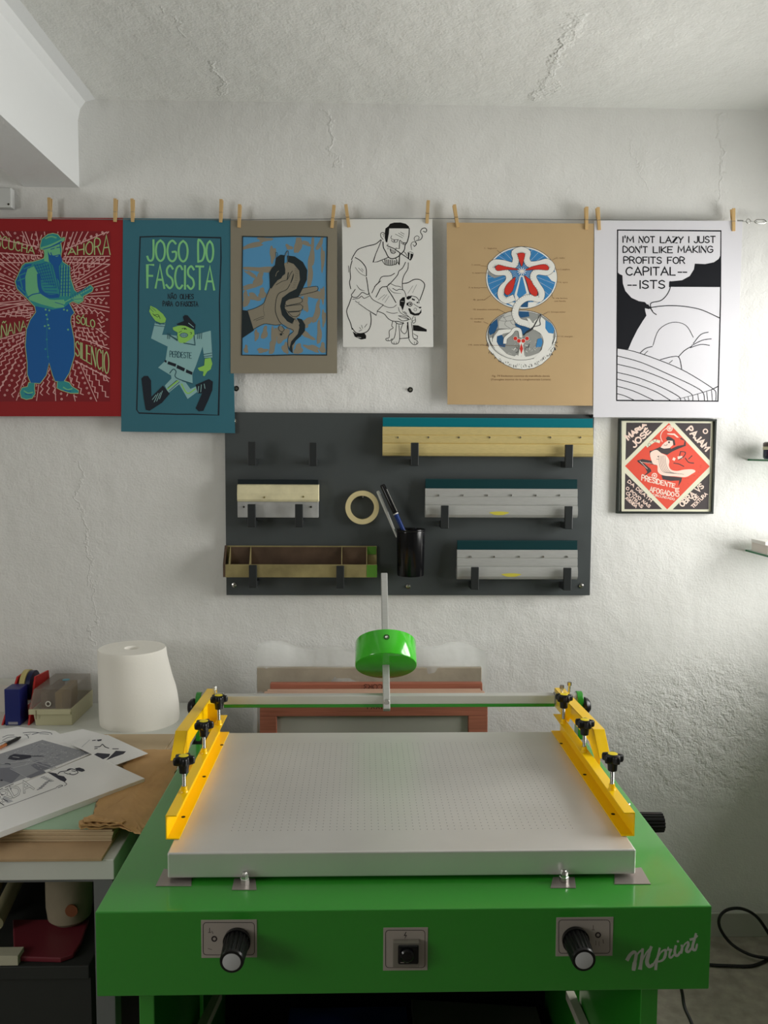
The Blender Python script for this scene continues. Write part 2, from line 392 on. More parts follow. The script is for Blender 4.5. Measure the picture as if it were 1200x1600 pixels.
# ------------------------------------------------------------------ tool board on the wall
GREY = mat('dark grey laminate', (72, 77, 78), .42, bump=.00008, bscale=300)
HOOK = mat('dark grey plastic hook', (42, 45, 46), .38)
STEEL = mat('bright steel', (200, 200, 196), .22, 1.0)
board = empty('tool_board', (.158, 0, 1.193), 'dark grey wall board with empty and loaded hooks above the green press', 'tool board')
BY = -.020
MB().box(-.4425, .757, BY, -.003, 1.1935, 1.7895).build('panel', GREY, board, bevel=.001)
for (px, py) in ((366, 658), (366, 914), (638, 916), (908, 915)):
    q = P(px, py, y=BY)
    MB().lathe([(.0001, .006), (.003, .006), (.0035, .0035), (.0078, .0022), (.0085, 0)], q, (0, -1, 0), 20).build('screw', STEEL, board, True)
q = P(924, 650, y=BY); MB().lathe([(.0001, .012), (.005, .012), (.006, 0)], q, (0, -1, 0), 16).build('screw', mat('black rubber', (25, 26, 28), .5), board, True)
def hook_mb(cx, ztab, depth=.052):
    """L hook: an arm from the board and an upright tab in front"""
    y0 = BY + .001; y1 = BY - depth; z0 = ztab
    return MB().prism([(y0, z0 + .004), (y1 - .011, z0 + .004), (y1 - .011, z0 + .078), (y1, z0 + .078), (y1, z0 + .024), (y0, z0 + .024)], 'x', cx - .0125, cx + .0125)
def hook_at(px, pyb, depth=.052):
    q = P(px, pyb, y=BY - depth - .011); hook_mb(q.x, q.z - .004, depth).build('hook', HOOK, board, bevel=.0018)
    return q
for (px, pyb) in ((393.5, 727), (489, 728), (393, 824), (467, 824), (395, 919), (531.5, 920), (648, 728), (889, 731), (695, 826), (888.5, 827), (742, 922), (886.5, 923)):
    hook_at(px, pyb)

TEAL = mat('teal squeegee rubber', (4, 110, 122), .35)
DTEAL = mat('dark teal squeegee rubber', (8, 52, 56), .4)
GOLD = mat('gold anodised aluminium', (222, 202, 140), .36, .35, noise=.12, nscale=60, stretch=(1, 20, 20))
ALU = mat('brushed aluminium', (190, 191, 188), .36, .4, noise=.1, nscale=50, stretch=(.6, 20, 20))
ALUW = mat('worn pale aluminium', (196, 197, 194), .4, .5, noise=.2, nscale=30)
IVORY = mat('ivory coated wood', (222, 214, 176), .45, noise=.12, nscale=25)
INKY = mat('dried yellow ink', (196, 186, 70), .5)
def squeegee(name, label, xa, xb, ytop, yblade, ybot, bladem, bodym, screws, sy, stain=None):
    YF = BY - .043
    L = P(xa, yblade, y=YF); Rr = P(xb, yblade, y=YF); T_ = P(xa, ytop, y=YF + .02); Bt = P((xa + xb) / 2, ybot, y=YF)
    x0, x1, z1, zb, zt = L.x, Rr.x, (L.z + Rr.z) / 2, Bt.z, T_.z
    th = empty(name, ((x0 + x1) / 2, YF + .02, zb), label, 'squeegee', 'squeegees stored on the board hooks')
    H = z1 - zb; ym = YF + .02
    prof = [(ym - .008, z1), (ym - .010, z1 - .12 * H), (ym - .0105, z1 - .26 * H), (ym - .0085, z1 - .28 * H), (ym - .0105, z1 - .30 * H), (ym - .0125, z1 - .46 * H),
            (ym - .0125, z1 - .54 * H), (ym - .0105, z1 - .555 * H), (ym - .0150, z1 - .58 * H), (ym - .0190, z1 - .72 * H), (ym - .0185, z1 - .88 * H), (ym - .013, z1 - .97 * H), (ym - .006, zb)]
    back = [(2 * ym - a_, z_) for a_, z_ in reversed(prof)]
    h = MB().prism(prof + back, 'x', x0, x1).build('handle', bodym, th, True, autosmooth=28)
    MB().prism([(ym - .0045, z1 - .004), (ym - .0045, zt - .003), (ym - .003, zt), (ym + .003, zt), (ym + .0045, zt - .003), (ym + .0045, z1 - .004)], 'x', x0 + .0005, x1 - .0005).build('rubber_blade', bladem, th, bevel=.0006)
    for sx in screws:
        q = P(sx, sy, y=ym - .0122)
        MB().lathe([(.0001, .0028), (.0024, .0026), (.0036, .0008), (.0036, -.001)], (q.x, ym - .0118, q.z), (0, -1, 0), 14).build('screw', STEEL, th, True)
    if stain:
        q = P(stain, ybot - 8, y=ym - .0193); v = []
        pts = [(q.x + .03 * math.cos(t) * (1 + .2 * math.sin(3 * t)), q.z + .006 * math.sin(t)) for t in [2 * PI * i / 18 for i in range(18)]]
        MB().prism(pts, 'y', ym - .0193, ym - .0185).build('ink_stain', INKY, h)
    return th
squeegee('squeegee', 'long gold squeegee with teal rubber blade on the top right hooks', 598, 928.5, 652, 667.5, 713.5, TEAL, GOLD, [622, 669.5, 717, 765, 813, 860, 907], 683.5)
squeegee('squeegee', 'silver squeegee with dark blade on the middle right hooks', 665, 904, 748, 764, 810, DTEAL, ALU, [685, 723, 761, 799, 837, 874], 774, 780)
squeegee('squeegee', 'shortest silver squeegee with dark blade on the bottom right hooks', 715, 904, 844, 860, 906.5, DTEAL, ALU, [735.5, 772, 811, 849, 886], 870, 799)
# the wide ivory one on the left
YF = BY - .045
a0 = P(370, 757, y=YF); a1 = P(498, 757, y=YF); a2 = P(370, 784, y=YF); a3 = P(370, 809, y=YF); at = P(370, 749, y=YF + .02)
th = empty('squeegee', ((a0.x + a1.x) / 2, YF + .02, a3.z), 'short ivory and grey squeegee with black blade on the left hooks', 'squeegee', 'squeegees stored on the board hooks')
MB().prism([(YF + .038, a3.z), (YF + .012, a3.z), (YF + .010, a2.z + .002), (YF + .038, a2.z + .002)], 'x', a0.x, a1.x - .002).build('handle', mat('grey metal handle', (188, 189, 188), .4, .3, noise=.12, nscale=30), th, bevel=.001)
MB().prism([(YF + .036, a2.z), (YF + .006, a2.z), (YF + .001, a2.z + .008), (YF + .000, (a0.z + a2.z) / 2), (YF + .004, a0.z - .004), (YF + .010, a0.z), (YF + .036, a0.z)], 'x', a0.x, a1.x).build('wooden_grip', IVORY, th, bevel=.0015)
MB().box(a0.x + .001, a1.x - .002, YF + .012, YF + .024, a0.z - .005, at.z).build('rubber_blade', mat('black blade rubber', (20, 30, 34), .4), th, bevel=.0008)
for (sx, sy) in ((381, 792), (486, 792)):
    q = P(sx, sy, y=YF + .011); MB().lathe([(.0001, .003), (.0028, .0025), (.0034, 0)], q, (0, -1, 0), 12).build('screw', mat('dark screw', (60, 58, 50), .4, .6), th, True)
for (sx, sy) in ((413, 777), (474, 776)):
    q = P(sx, sy, y=YF + .002); MB().lathe([(.0001, .0035), (.0028, .003), (.0034, 0)], q, (0, -1, 0), 12).build('screw', mat('brass nail', (150, 140, 90), .4, .6), th, True)

# emulsion scoop coater (trough) bottom left
BR = mat('stained tin', (160, 148, 104), .38, .3, noise=.35, nscale=14)
BRD = mat('dark stained tin inside', (92, 74, 60), .45, .35, noise=.4, nscale=10)
GRN = mat('green paint splash', (84, 134, 46), .5)
t0 = P(351, 853, y=BY - .02); t1 = P(589, 853, y=BY - .02); f0 = P(351, 882, y=BY - .055); b0 = P(351, 902, y=BY - .05)
x0, x1 = P(350, 882, y=BY - .05).x, P(589, 882, y=BY - .05).x; zt, zf, zb = t0.z, f0.z, b0.z
th = empty('scoop_coater', ((x0 + x1) / 2, BY - .03, zb), 'stained metal trough with dividers on the bottom left hooks', 'scoop coater')
YBk, YFr = BY - .008, BY - .052
n = 9
arc = [(YBk, zt)] + [(YBk - .004 - (YBk - YFr - .008) * i / n, zb + .004 + (zt - zb - .012) * (1 - i / n) ** 2 * .35) for i in range(n + 1)] + [(YFr, zb + .002), (YFr, zf)]
inner = [(a_ + (.002 if i > 2 else -.002), b_ + .002) for i, (a_, b_) in enumerate(arc)]
MB().prism([(YBk, zb), (YFr, zb), (YFr, zf), (YFr + .003, zf), (YFr + .003, zb + .006), (YBk - .003, zb + .010), (YBk - .003, zt), (YBk, zt)], 'x', x0 + .004, x1).build('trough', BR, th, bevel=.0006)
MB().box(x0 + .01, x1 - .03, YBk - .0045, YBk - .003, zb + .012, zt - .004).build('stained_lining', BRD, th)
MB().prism([(YBk, zb + .001), (YFr - .002, zb + .001), (YFr - .002, zf), (YBk - .008, zt + .001), (YBk, zt + .001)], 'x', x0 - .003, x0 + .004).build('end_plate', BRD, th, bevel=.001)
for px in (359, 391, 534, 573):
    xx = P(px, 870, y=BY - .03).x
    MB().prism([(YBk - .003, zb + .006), (YFr + .003, zb + .006), (YFr + .003, zf - .001), (YBk - .006, zt - .003), (YBk - .003, zt - .003)], 'x', xx - .0012, xx + .0012).build('divider', BR, th)
xg = P(573, 870, y=BY - .05).x
MB().box(xg, x1 + .0005, YFr - .0008, YFr, zb + .001, zf - .001).build('paint_splash', GRN, th)
MB().box(xg, x1 - .002, YBk - .0056, YBk - .0046, (zt + zf) / 2, zt - .002).build('paint_splash', GRN, th)

# masking tape roll hanging on a nail
q = P(566, 793, y=BY - .02)
tp = MB(); R0, R1 = .0545, .0385; pr = []
for (r_, y_) in ((R0, 0), (R0, -.022), (R1, -.022), (R1, 0)): pr.append((r_, -y_))
tp.lathe(pr + [pr[0]], (q.x, BY - .001, q.z), (0, -1, 0), 56)
tape = tag(tp.build('masking_tape_roll', mat('cream crepe tape', (212, 198, 150), .7, bump=.0002, bscale=600), None, True), 'cream masking tape roll hanging on the grey board beside the pens', 'tape roll')
nl = P(567, 770, y=BY - .02); tg = tag(MB().cyl((nl.x, BY, q.z + R1 - .0035), (nl.x, BY - .034, q.z + R1 - .0035), .0025, n=10).build('nail', STEEL, board, True))

# black cup screwed to the board, with pens
BLK = mat('glossy black plastic', (14, 14, 17), .18)
q0 = P(641, 898, y=BY - .036); q1 = P(641, 826, y=BY - .036)
zc0, zc1 = q0.z, q1.z
cup = MB().lathe([(.0001, 0), (.042, 0), (.0435, .003), (.0455, zc1 - zc0 - .010), (.047, zc1 - zc0 - .009), (.047, zc1 - zc0 - .005), (.0462, zc1 - zc0 - .004), (.047, zc1 - zc0 - .002), (.0465, zc1 - zc0),
                   (.0445, zc1 - zc0), (.0425, zc1 - zc0 - .01), (.041, .004), (.0001, .004)], (q0.x, BY - .048, zc0), (0, 0, 1), 48).build('pen_cup', BLK, None, True, autosmooth=50)
tag(cup, 'glossy black plastic pen cup fixed to the grey board', 'cup')
def pen(pa, pb, ya, yb, r, name, label, capm, bodym, capf, ringm=None):
    A = P(*pa, y=ya); B = P(*pb, y=yb); d = (B - A); C_ = A + d * capf; E_ = B + d.normalized() * .05
    th = empty(name, B, label, 'pen')
    MB().lathe([(.0001, 0), (r * .8, .001), (r, .006), (r, (C_ - A).length)], A, d, 20).build('cap', capm, th, True)
    MB().cyl(C_, E_, r * .92, r * .7, 20).build('barrel', bodym, th, True)
    if ringm: MB().cyl(C_ - d.normalized() * .001, C_ + d.normalized() * .003, r * 1.04, n=20).build('ring', ringm, th, True)
    MB().cyl(A + Vector((r, -r * .6, 0)) + d * .1, A + Vector((r, -r * .6, 0)) + d * (capf - .05), r * .22, n=8).build('clip', STEEL, th, True)
pen((597, 757), (629, 826), BY - .03, BY - .05, .0085, 'marker_pen', 'black capped marker pen with blue barrel in the black cup', BLK, mat('blue marker barrel', (26, 52, 112), .3), .66, mat('pale ring', (200, 200, 196), .3))
pen((590, 767), (611, 817), BY - .018, BY - .028, .0055, 'white_marker', 'slim white marker behind the black capped pen', mat('white plastic', (208, 210, 206), .35), mat('white plastic', (208, 210, 206), .35), .7)

# loose screws left in the wall under the posters
for i, (px, py) in enumerate(((369, 607), (641, 609))):
    q = P(px, py, y=0)
    o = MB().lathe([(.0001, .008), (.004, .008), (.0048, .005), (.0048, .0), (.009, 0), (.009, -.001)], q, (0, -1, 0), 14).build('wall_screw', mat('dull screw', (110, 110, 100), .5, .6), None, True)
    tag(o, ['bare screw in the wall beside the teal poster edge', 'bare screw in the wall under the white man drawing'][i], 'screw', 'bare screws in the wall')

# ------------------------------------------------------------------ hanging line
cable = mat('steel cable', (150, 152, 150), .35, .8)
LY = -.034
pts = [P(x_, y_, y=LY) for x_, y_ in ((-90, 341), (0, 341), (190, 343), (360, 343.6), (530, 342), (690, 341.5), (930, 343.5), (1166, 346))]
tag(MB().tube(pts, .0011, 6).build('hanging_line', cable, None, True), 'thin steel line strung across the wall above the posters', 'line')
tb = P(1168, 346, y=LY); th = empty('turnbuckle', tb, 'small steel turnbuckle tensioning the line at the right', 'turnbuckle')
def lp(px, py): return P(px, py, y=LY)
MB().torus(lp(1169, 345.5), (0, 1, 0), .0065, .0012, 20, 8).build('ring', STEEL, th, True)
c0, c1 = lp(1178, 346), lp(1197, 346.5)
fm = MB(); fm.tube([lp(1178, 346), lp(1182, 343.2), lp(1194, 343.2), lp(1197.5, 346.4), lp(1194, 349.3), lp(1182, 349.3)], .0016, 8, True)
fm.build('frame', STEEL, th, True)
MB().tube([lp(1172, 345.6), lp(1183, 346.2)], .0015, 8).build('hook_bolt', STEEL, th, True)
MB().tube([lp(1192, 346.4), lp(1230, 347)], .0015, 8).build('eye_bolt', STEEL, th, True)
e = lp(1236, 347); MB().cyl((e.x, 0, e.z), (e.x, LY - .006, e.z), .004, n=12).build('wall_hook', STEEL, th, True)
MB().tube([lp(1152, 345), lp(1161, 345.2)], .0028, 8).build('crimp', mat('dull crimp', (120, 122, 118), .4, .7), th, True)

# ------------------------------------------------------------------ clothes pegs
WOOD = mat('peg wood', (206, 172, 118), .6, noise=.12, nscale=30, stretch=(1, 1, .15))
def make_peg():
    root = empty('clothespin', (0, 0, 0), '-', 'clothespin', 'wooden clothespins holding the posters on the line')
    for s, nm in ((-1, 'prong'), (1, 'prong')):
        # one wooden prong: thick at the spring, tapering to the grip end, seen as a bar 7 cm long
        pr = [(s * .0012, -.030), (s * .0045, -.030), (s * .0062, -.010), (s * .0062, .006), (s * .0085, .040), (s * .0060, .041), (s * .0016, .004), (s * .0004, -.004)]
        MB().prism(pr, 'x', -.0050, .0050).build(nm, WOOD, root, bevel=.0006)
    sp = MB(); n = 36
    sp.tube([(-.0056 + .0112 * i / n, .0000 + .0030 * math.cos(2 * PI * 4 * i / n), .003 + .003 * math.sin(2 * PI * 4 * i / n)) for i in range(n + 1)], .0007, 6)
    sp.tube([(-.0056, -.003, .003), (-.0050, -.0068, .0), (.0050, -.0068, .0)], .0007, 6)
    sp.build('spring', STEEL, root, True)
    return root
PEGS = [((78, 310), (78, 345), 'left pin of the red poster'), ((181, 312), (180, 346), 'right pin of the red poster'),
 ((207.3, 312), (207.6, 346.3), 'left pin of the teal poster'), ((346, 312), (345, 347.6), 'right pin of the teal poster'),
 ((374.8, 321), (373.6, 355), 'left pin of the grey paper print'), ((522, 321.5), (518.5, 356), 'right pin of the grey paper print'),
 ((540.6, 321.5), (545, 354), 'left pin of the white man drawing'), ((669, 314), (667, 349), 'right pin of the white man drawing'),
 ((709.8, 322), (715, 354), 'left pin of the brown paper print'), ((916, 325), (916, 358), 'right pin of the brown paper print'),
 ((933.6, 326), (936, 358.5), 'left pin of the speech bubble poster'), ((1144.8, 328), (1145.6, 360), 'right pin of the speech bubble poster')]
peg0 = make_peg()
for i, (a_, b_, lb) in enumerate(PEGS):
    A, B = P(*a_, y=LY), P(*b_, y=LY); o = peg0 if i == 0 else copy_tree(peg0)
    mid = A * .42 + B * .58; o.location = mid; o.rotation_euler = (0, math.atan2(A.x - B.x, A.z - B.z), 0)
    o['label'] = 'wooden clothespin, ' + lb

# ------------------------------------------------------------------ posters
random.seed(7)
ST = .00013
RED = mat('red paper', (150, 16, 22), .6)
REDD = mat('wine red ink', (128, 14, 26), .6)
PINK = mat('pale pink ink', (222, 172, 170), .6)
LIME = mat('sage green ink', (176, 198, 136), .6)
SKIN = mat('light green ink', (112, 190, 140), .6)
SEA = mat('sea green ink', (44, 146, 150), .6)
BLUE = mat('strong blue ink', (8, 92, 164), .6)
A1 = Art(0, 290, 4.0, ('y', -.0328), ST)
A1.sheet([(-190, 200), (772, 202), (757, 1442), (-190, 1442)], RED, .0005)
bx0, bx1, by0, by1 = -165, 688, 284, 1350
A1.poly([(bx0, by0), (bx1, by0), (bx1, by1), (bx0, by1)], REDD, 1)
cx, cy = 320, 700
def edge(t):
    dx, dy = math.cos(t), math.sin(t); k = min(((bx1 if dx > 0 else bx0) - cx) / dx if abs(dx) > 1e-6 else 1e9, ((by1 if dy > 0 else by0) - cy) / dy if abs(dy) > 1e-6 else 1e9)
    return k
def pr_(t, r): return (cx + math.cos(t) * r, cy + math.sin(t) * r)
NR = 92
for i in range(NR):
    t = 2 * PI * (i + .5) / NR; R_ = edge(t) - 6; r0 = 120 + 40 * random.random(); k = i % 4
    dn = math.sin(t) > .25
    if k in (0, 2) or (dn and k == 3):
        if dn or random.random() < .35:
            n = int((R_ - r0) / 20); pts = []
            for j in range(n): pts.append(pr_(t + (.030 if j % 2 else -.030) * (260 / (r0 + 20 * j)) , r0 + 20 * j + (8 if j % 2 else 0)))
            if n > 2: A1.line(pts, 5.5, PINK, 2, False)
        else: A1.line([pr_(t, r0), pr_(t, R_)], 5.5, PINK, 2, False)
    elif k == 1:
        j = r0 + 30
        while j < R_ - 8:
            A1.ring(*pr_(t, j), 5.5, 4, PINK, 2, 7); j += 34
    else:
        A1.line([pr_(t, r0), pr_(t, R_)], 5.5, PINK, 2, False)
for i in range(34):   # extra short rays that fill the wide outer gaps
    t = 2 * PI * (i + .2) / 34; R_ = edge(t) - 6
    if R_ > 420: A1.line([pr_(t + .012, R_ * .62), pr_(t + .012, R_)], 5, PINK, 2, False)
for i in range(17):   # chevrons left of the figure, big zigzags right
    A1.line([(-20 + 8 * i, 770 - (i % 2) * 2), (-8 + 8 * i, 770)], 3, PINK, 2, False) if 0 else None
band = lambda p: A1.poly(p, REDD, 3)
band([(-165, 260 + 40), (-165, 405), (240, 432), (240, 395), (60, 315)])
band([(418, 440), (418, 405), (560, 345), (690, 292), (690, 440)])
band([(-165, 850), (-20, 822), (165, 826), (168, 908), (0, 968), (-165, 1010)])
band([(465, 806), (605, 800), (612, 893), (470, 880)])
band([(462, 950), (690, 1040), (690, 1205), (462, 1092)])
for s_ in (((-165, 410), (255, 438)), ((-165, 480), (250, 482)), ((400, 446), (686, 442)), ((405, 478), (686, 492)), ((-165, 300), (240, 385)), ((410, 398), (668, 290)),
           ((-165, 1010), (160, 912)), ((0, 1062), (160, 962)), ((465, 940), (680, 1020)), ((470, 1095), (685, 1205)), ((-165, 740), (200, 742)), ((-165, 830), (200, 772))):
    A1.line(list(s_), 6, PINK, 4, False)
for (xa, ya, xb, yb, n) in ((20, 448, 240, 460, 8), (410, 460, 670, 466, 10), (-20, 322, 225, 392, 10), (425, 375, 640, 292, 7), (0, 1020, 140, 925, 6), (480, 1100, 660, 1190, 7)):
    for j in range(n): A1.ring(xa + (xb - xa) * j / (n - 1), ya + (yb - ya) * j / (n - 1), 5, 4, PINK, 4, 7)
A1.text('ESCUCHA', (-62, 376), (214, 426), 92, 6, LIME, 5, 36, up=(0.05, -1))
A1.text('AHORA', (426, 430), (688, 430), 30, 7, LIME, 5, 128)
A1.text('MAÑANA', (-78, 978), (164, 898), 88, 6, LIME, 5, 56)
A1.text('SÓLO', (478, 858), (592, 888), 48, 6, LIME, 5, 46)
A1.text('SILENCIO', (472, 1058), (680, 1182), 88, 6.5, LIME, 5, 138)
trous = [(215, 740), (226, 790), (190, 840), (167, 900), (160, 1000), (172, 1110), (172, 1180), (192, 1232), (250, 1235), (288, 1185), (307, 1105), (330, 1185), (345, 1222), (398, 1224), (432, 1170), (465, 1060), (462, 960), (440, 850), (444, 815), (464, 795), (432, 735), (330, 760)]
body = [(160, 485), (205, 478), (250, 465), (275, 455), (282, 430), (275, 400), (258, 398), (252, 380), (262, 335), (300, 306), (330, 300), (360, 306), (380, 330), (402, 326), (398, 345), (378, 355), (385, 400), (378, 455), (395, 480), (430, 502), (440, 580), (465, 655), (490, 676), (565, 622), (582, 640), (575, 660), (520, 690), (518, 720), (490, 738), (455, 722), (432, 735), (400, 762), (330, 775), (215, 752), (165, 700), (108, 645), (95, 600), (120, 545), (140, 500)]
shoeL = [(180, 1232), (215, 1234), (214, 1270), (218, 1300), (200, 1328), (165, 1335), (135, 1325), (126, 1290), (140, 1264), (172, 1258)]
shoeR = [(360, 1224), (400, 1222), (432, 1232), (450, 1258), (490, 1282), (490, 1296), (440, 1296), (380, 1276), (358, 1265)]
for q in (trous, body, shoeL, shoeR): A1.poly(q, REDD, 5); A1.line(q, 16, REDD, 5, False, True); A1.line(q, 8, LIME, 6, False, True)
A1.poly(trous, BLUE, 7); A1.poly(body, SEA, 7); A1.poly(shoeL, SEA, 7); A1.poly(shoeR, SEA, 7)
A1.poly([(160, 492), (200, 490), (165, 560), (158, 690), (108, 640), (100, 600), (124, 545)], BLUE, 8)
for s_ in (((150, 520), (188, 505)), ((125, 560), (160, 545)), ((112, 595), (152, 580)), ((120, 560), (140, 640)), ((112, 625), (154, 668))): A1.line(list(s_), 7, SEA, 9, False)
A1.poly([(172, 520), (212, 505), (242, 560), (250, 640), (240, 668), (310, 712), (385, 718), (402, 760), (345, 765), (260, 742), (185, 716), (160, 650), (158, 570)], SKIN, 8)
A1.line([(172, 700), (205, 680), (250, 672)], 6, BLUE, 9); A1.line([(242, 560), (252, 650), (300, 690), (360, 690)], 22, BLUE, 8)
A1.poly([(300, 420), (378, 430), (390, 470), (368, 505), (372, 600), (352, 575), (330, 500), (306, 470)], BLUE, 9)
A1.poly([(292, 392), (372, 366), (378, 430), (355, 445), (310, 432)], SKIN, 9); A1.poly([(276, 392), (296, 392), (306, 480), (276, 470)], SKIN, 9)
A1.line([(318, 398), (340, 392)], 5, BLUE, 10); A1.line([(355, 388), (374, 384)], 5, BLUE, 10); A1.line([(332, 436), (362, 432)], 4, SKIN, 10); A1.line([(318, 420), (330, 440), (372, 432)], 6, BLUE, 10)
A1.poly([(262, 376), (266, 338), (300, 310), (350, 310), (366, 335), (330, 362), (280, 380)], SEA, 9)
A1.line([(256, 392), (320, 372), (400, 334)], 13, SKIN, 10); A1.line([(272, 396), (330, 378), (384, 350)], 8, BLUE, 10); A1.line([(285, 330), (320, 318), (350, 326)], 9, SKIN, 10)
for i in range(9):
    A1.line([(215 + 17 * i, 492), (262 + 15 * i, 590 + 8 * i)], 4, BLUE, 9, False)
for i in range(11):
    A1.line([(218 + 7 * i, 502 + 17 * i), (300 + 6 * i, 478 + 20 * i)], 4, BLUE, 9, False)
for i in range(8):
    A1.line([(380 + 8 * i, 498), (372 + 9 * i, 690)], 4, SKIN if i % 2 else BLUE, 9, False); A1.line([(376, 520 + 21 * i), (440, 512 + 22 * i)], 4, BLUE, 9, False)
A1.poly([(365, 735), (560, 628), (578, 642), (572, 662), (400, 750)], SEA, 10); A1.line([(380, 742), (570, 640)], 7, SKIN, 11, False)
for i in range(9): A1.line([(440 + 14 * i, 690 - 8 * i), (446 + 14 * i, 712 - 8 * i)], 3, BLUE, 11, False)
A1.poly([(455, 700), (500, 682), (518, 700), (510, 725), (485, 732), (462, 722)], SKIN, 11); A1.line([(462, 712), (512, 706)], 3, BLUE, 12)
A1.poly([(325, 715), (400, 712), (408, 738), (380, 758), (335, 748)], SKIN, 11); A1.line([(345, 730), (395, 744)], 4, BLUE, 12)
for (u, v) in ((285, 775), (308, 780), (290, 808), (296, 835), (302, 872), (280, 878), (308, 892), (292, 962), (284, 1022), (300, 1070), (400, 775), (420, 780), (425, 900)): A1.dot(u, v, 6, SEA if v > 900 else SKIN, 8)
A1.line([(296, 800), (292, 960), (302, 1090)], 2.5, SEA, 8)
for q in (shoeL, shoeR):
    mx_ = sum(p[0] for p in q) / len(q); my_ = sum(p[1] for p in q) / len(q); A1.line([(mx_ - 25, my_), (mx_, my_ + 14), (mx_ + 28, my_ + 8)], 8, SKIN, 8); A1.line([(mx_ - 20, my_ + 18), (mx_ + 20, my_ + 24)], 6, BLUE, 8)
A1.build('poster', 'deep red poster of a bearded man in baggy blue trousers among pink rays', 'poster', 'screen printed posters pinned on the line')

# --- teal poster
TP = mat('teal blue paper', (52, 110, 126), .6); INK = mat('black blue ink', (20, 30, 42), .6); MINT = mat('mint green ink', (132, 206, 138), .6)
LG = mat('apple green ink', (146, 206, 96), .6); PALE = mat('pale blue grey ink', (142, 186, 188), .6); TPD = mat('dark teal line ink', (44, 88, 98), .6)
A2 = Art(180, 300, 4.1, ('y', -.0340), ST)
A2.sheet([(50, 168), (741, 172), (768, 1545), (38, 1535)], TP, .0005)
A2.line([(160, 288), (300, 284), (460, 288), (676, 293), (678, 420), (668, 700), (672, 1000), (662, 1430), (500, 1424), (400, 1424), (152, 1416), (138, 1395), (146, 1100), (150, 600)], 8, INK, 1, False, True)
A2.text('JOGO', (206, 440), (464, 446), 132, 13, MINT, 2); A2.text('DO', (532, 446), (628, 448), 132, 13, MINT, 2)
A2.text('FASCISTA', (206, 612), (634, 626), 146, 13, MINT, 2)
A2.text('NÃO', (338, 684), (392, 685), 30, 5, INK, 2); A2.text('OLHES', (416, 685), (502, 685), 30, 5, INK, 2)
A2.text('PARA', (306, 730), (368, 731), 30, 5, INK, 2); A2.text('O', (388, 731), (408, 731), 28, 5, INK, 2); A2.text('FASCISTA', (422, 732), (530, 732), 30, 5, INK, 2)
A2.poly([(255, 835), (285, 850), (322, 842), (300, 915), (345, 915), (400, 922), (510, 915), (612, 888), (622, 1060), (570, 1062), (560, 990), (518, 1110), (494, 1168), (496, 1230), (390, 1195), (275, 1125), (322, 1080), (336, 990), (230, 938)], PALE, 2)
A2.poly([(355, 1150), (372, 1135), (392, 1150), (400, 1190), (432, 1214), (340, 1288), (318, 1240), (360, 1195)], PALE, 3); A2.poly([(408, 1228), (432, 1214), (452, 1220), (482, 1262), (518, 1245), (526, 1280), (464, 1326)], PALE, 3)
A2.line([(350, 1160), (372, 1135), (390, 1150), (390, 1190), (496, 1228)], 6, TPD, 4); A2.line([(335, 1262), (402, 1210)], 9, LG, 4); A2.line([(425, 1230), (462, 1290), (512, 1262)], 8, LG, 4)
A2.line([(338, 1255), (395, 1206)], 3, INK, 5); A2.line([(345, 1275), (412, 1216)], 3, INK, 5)
A2.poly([(168, 1195), (185, 1178), (210, 1178), (230, 1208), (232, 1312), (306, 1240), (350, 1292), (300, 1350), (220, 1402), (196, 1396), (182, 1320)], INK, 4)
A2.poly([(515, 1235), (600, 1198), (626, 1215), (622, 1270), (598, 1330), (565, 1402), (535, 1406), (515, 1386), (556, 1290), (528, 1290)], INK, 4)
for (a_, b_) in (((238, 1330), (262, 1300)), ((250, 1345), (275, 1290)), ((266, 1340), (290, 1285)), ((284, 1325), (302, 1275)), ((535, 1245), (530, 1285)), ((552, 1235), (548, 1280)), ((570, 1230), (575, 1258))): A2.line([a_, b_], 4, PALE, 5)
A2.poly([(368, 868), (400, 858), (440, 852), (505, 884), (508, 915), (490, 940), (445, 968), (412, 966), (396, 938), (400, 900), (372, 884)], LG, 5)
A2.poly([(392, 846), (440, 826), (434, 800), (446, 788), (464, 790), (482, 812), (515, 850), (512, 882), (450, 858), (400, 852)], INK, 6); A2.line([(470, 840), (502, 866)], 4, PALE, 7)
A2.dot(440, 917, 27, TPD, 6, 16); A2.dot(440, 917, 23, PALE, 7, 12); A2.line([(418, 917), (462, 917)], 2.5, TPD, 8)
for u in (428, 440, 452): A2.line([(u, 906), (u, 928)], 2, TPD, 8)
A2.line([(428, 876), (446, 872), (458, 880)], 4, INK, 6); A2.dot(446, 878, 4, INK, 7); A2.line([(480, 900), (490, 902), (486, 912)], 3, INK, 6); A2.line([(408, 900), (425, 892)], 3, INK, 6)
A2.line([(345, 915), (400, 950), (398, 925)], 6, TPD, 6, False); A2.line([(505, 918), (512, 980), (440, 968)], 6, TPD, 6, False)
for u in (338, 350, 530, 542, 554): A2.line([(u, 905), (u - 2, 940)], 4, TPD, 6)
A2.line([(252, 855), (318, 862)], 4, TPD, 6); A2.line([(258, 840), (320, 848)], 4, TPD, 6); A2.line([(566, 1040), (618, 1032)], 4, TPD, 6); A2.line([(566, 1055), (618, 1048)], 4, TPD, 6)
A2.poly([(226, 728), (262, 745), (306, 782), (326, 812), (320, 836), (292, 840), (258, 826), (232, 792), (218, 765)], LG, 5); A2.line([(248, 790), (275, 786), (288, 812)], 3, INK, 6); A2.line([(240, 780), (268, 800), (280, 795)], 3, INK, 6)
for q in (((222, 745), (245, 768)), ((232, 738), (262, 764))): A2.line(list(q), 2.5, TPD, 6)
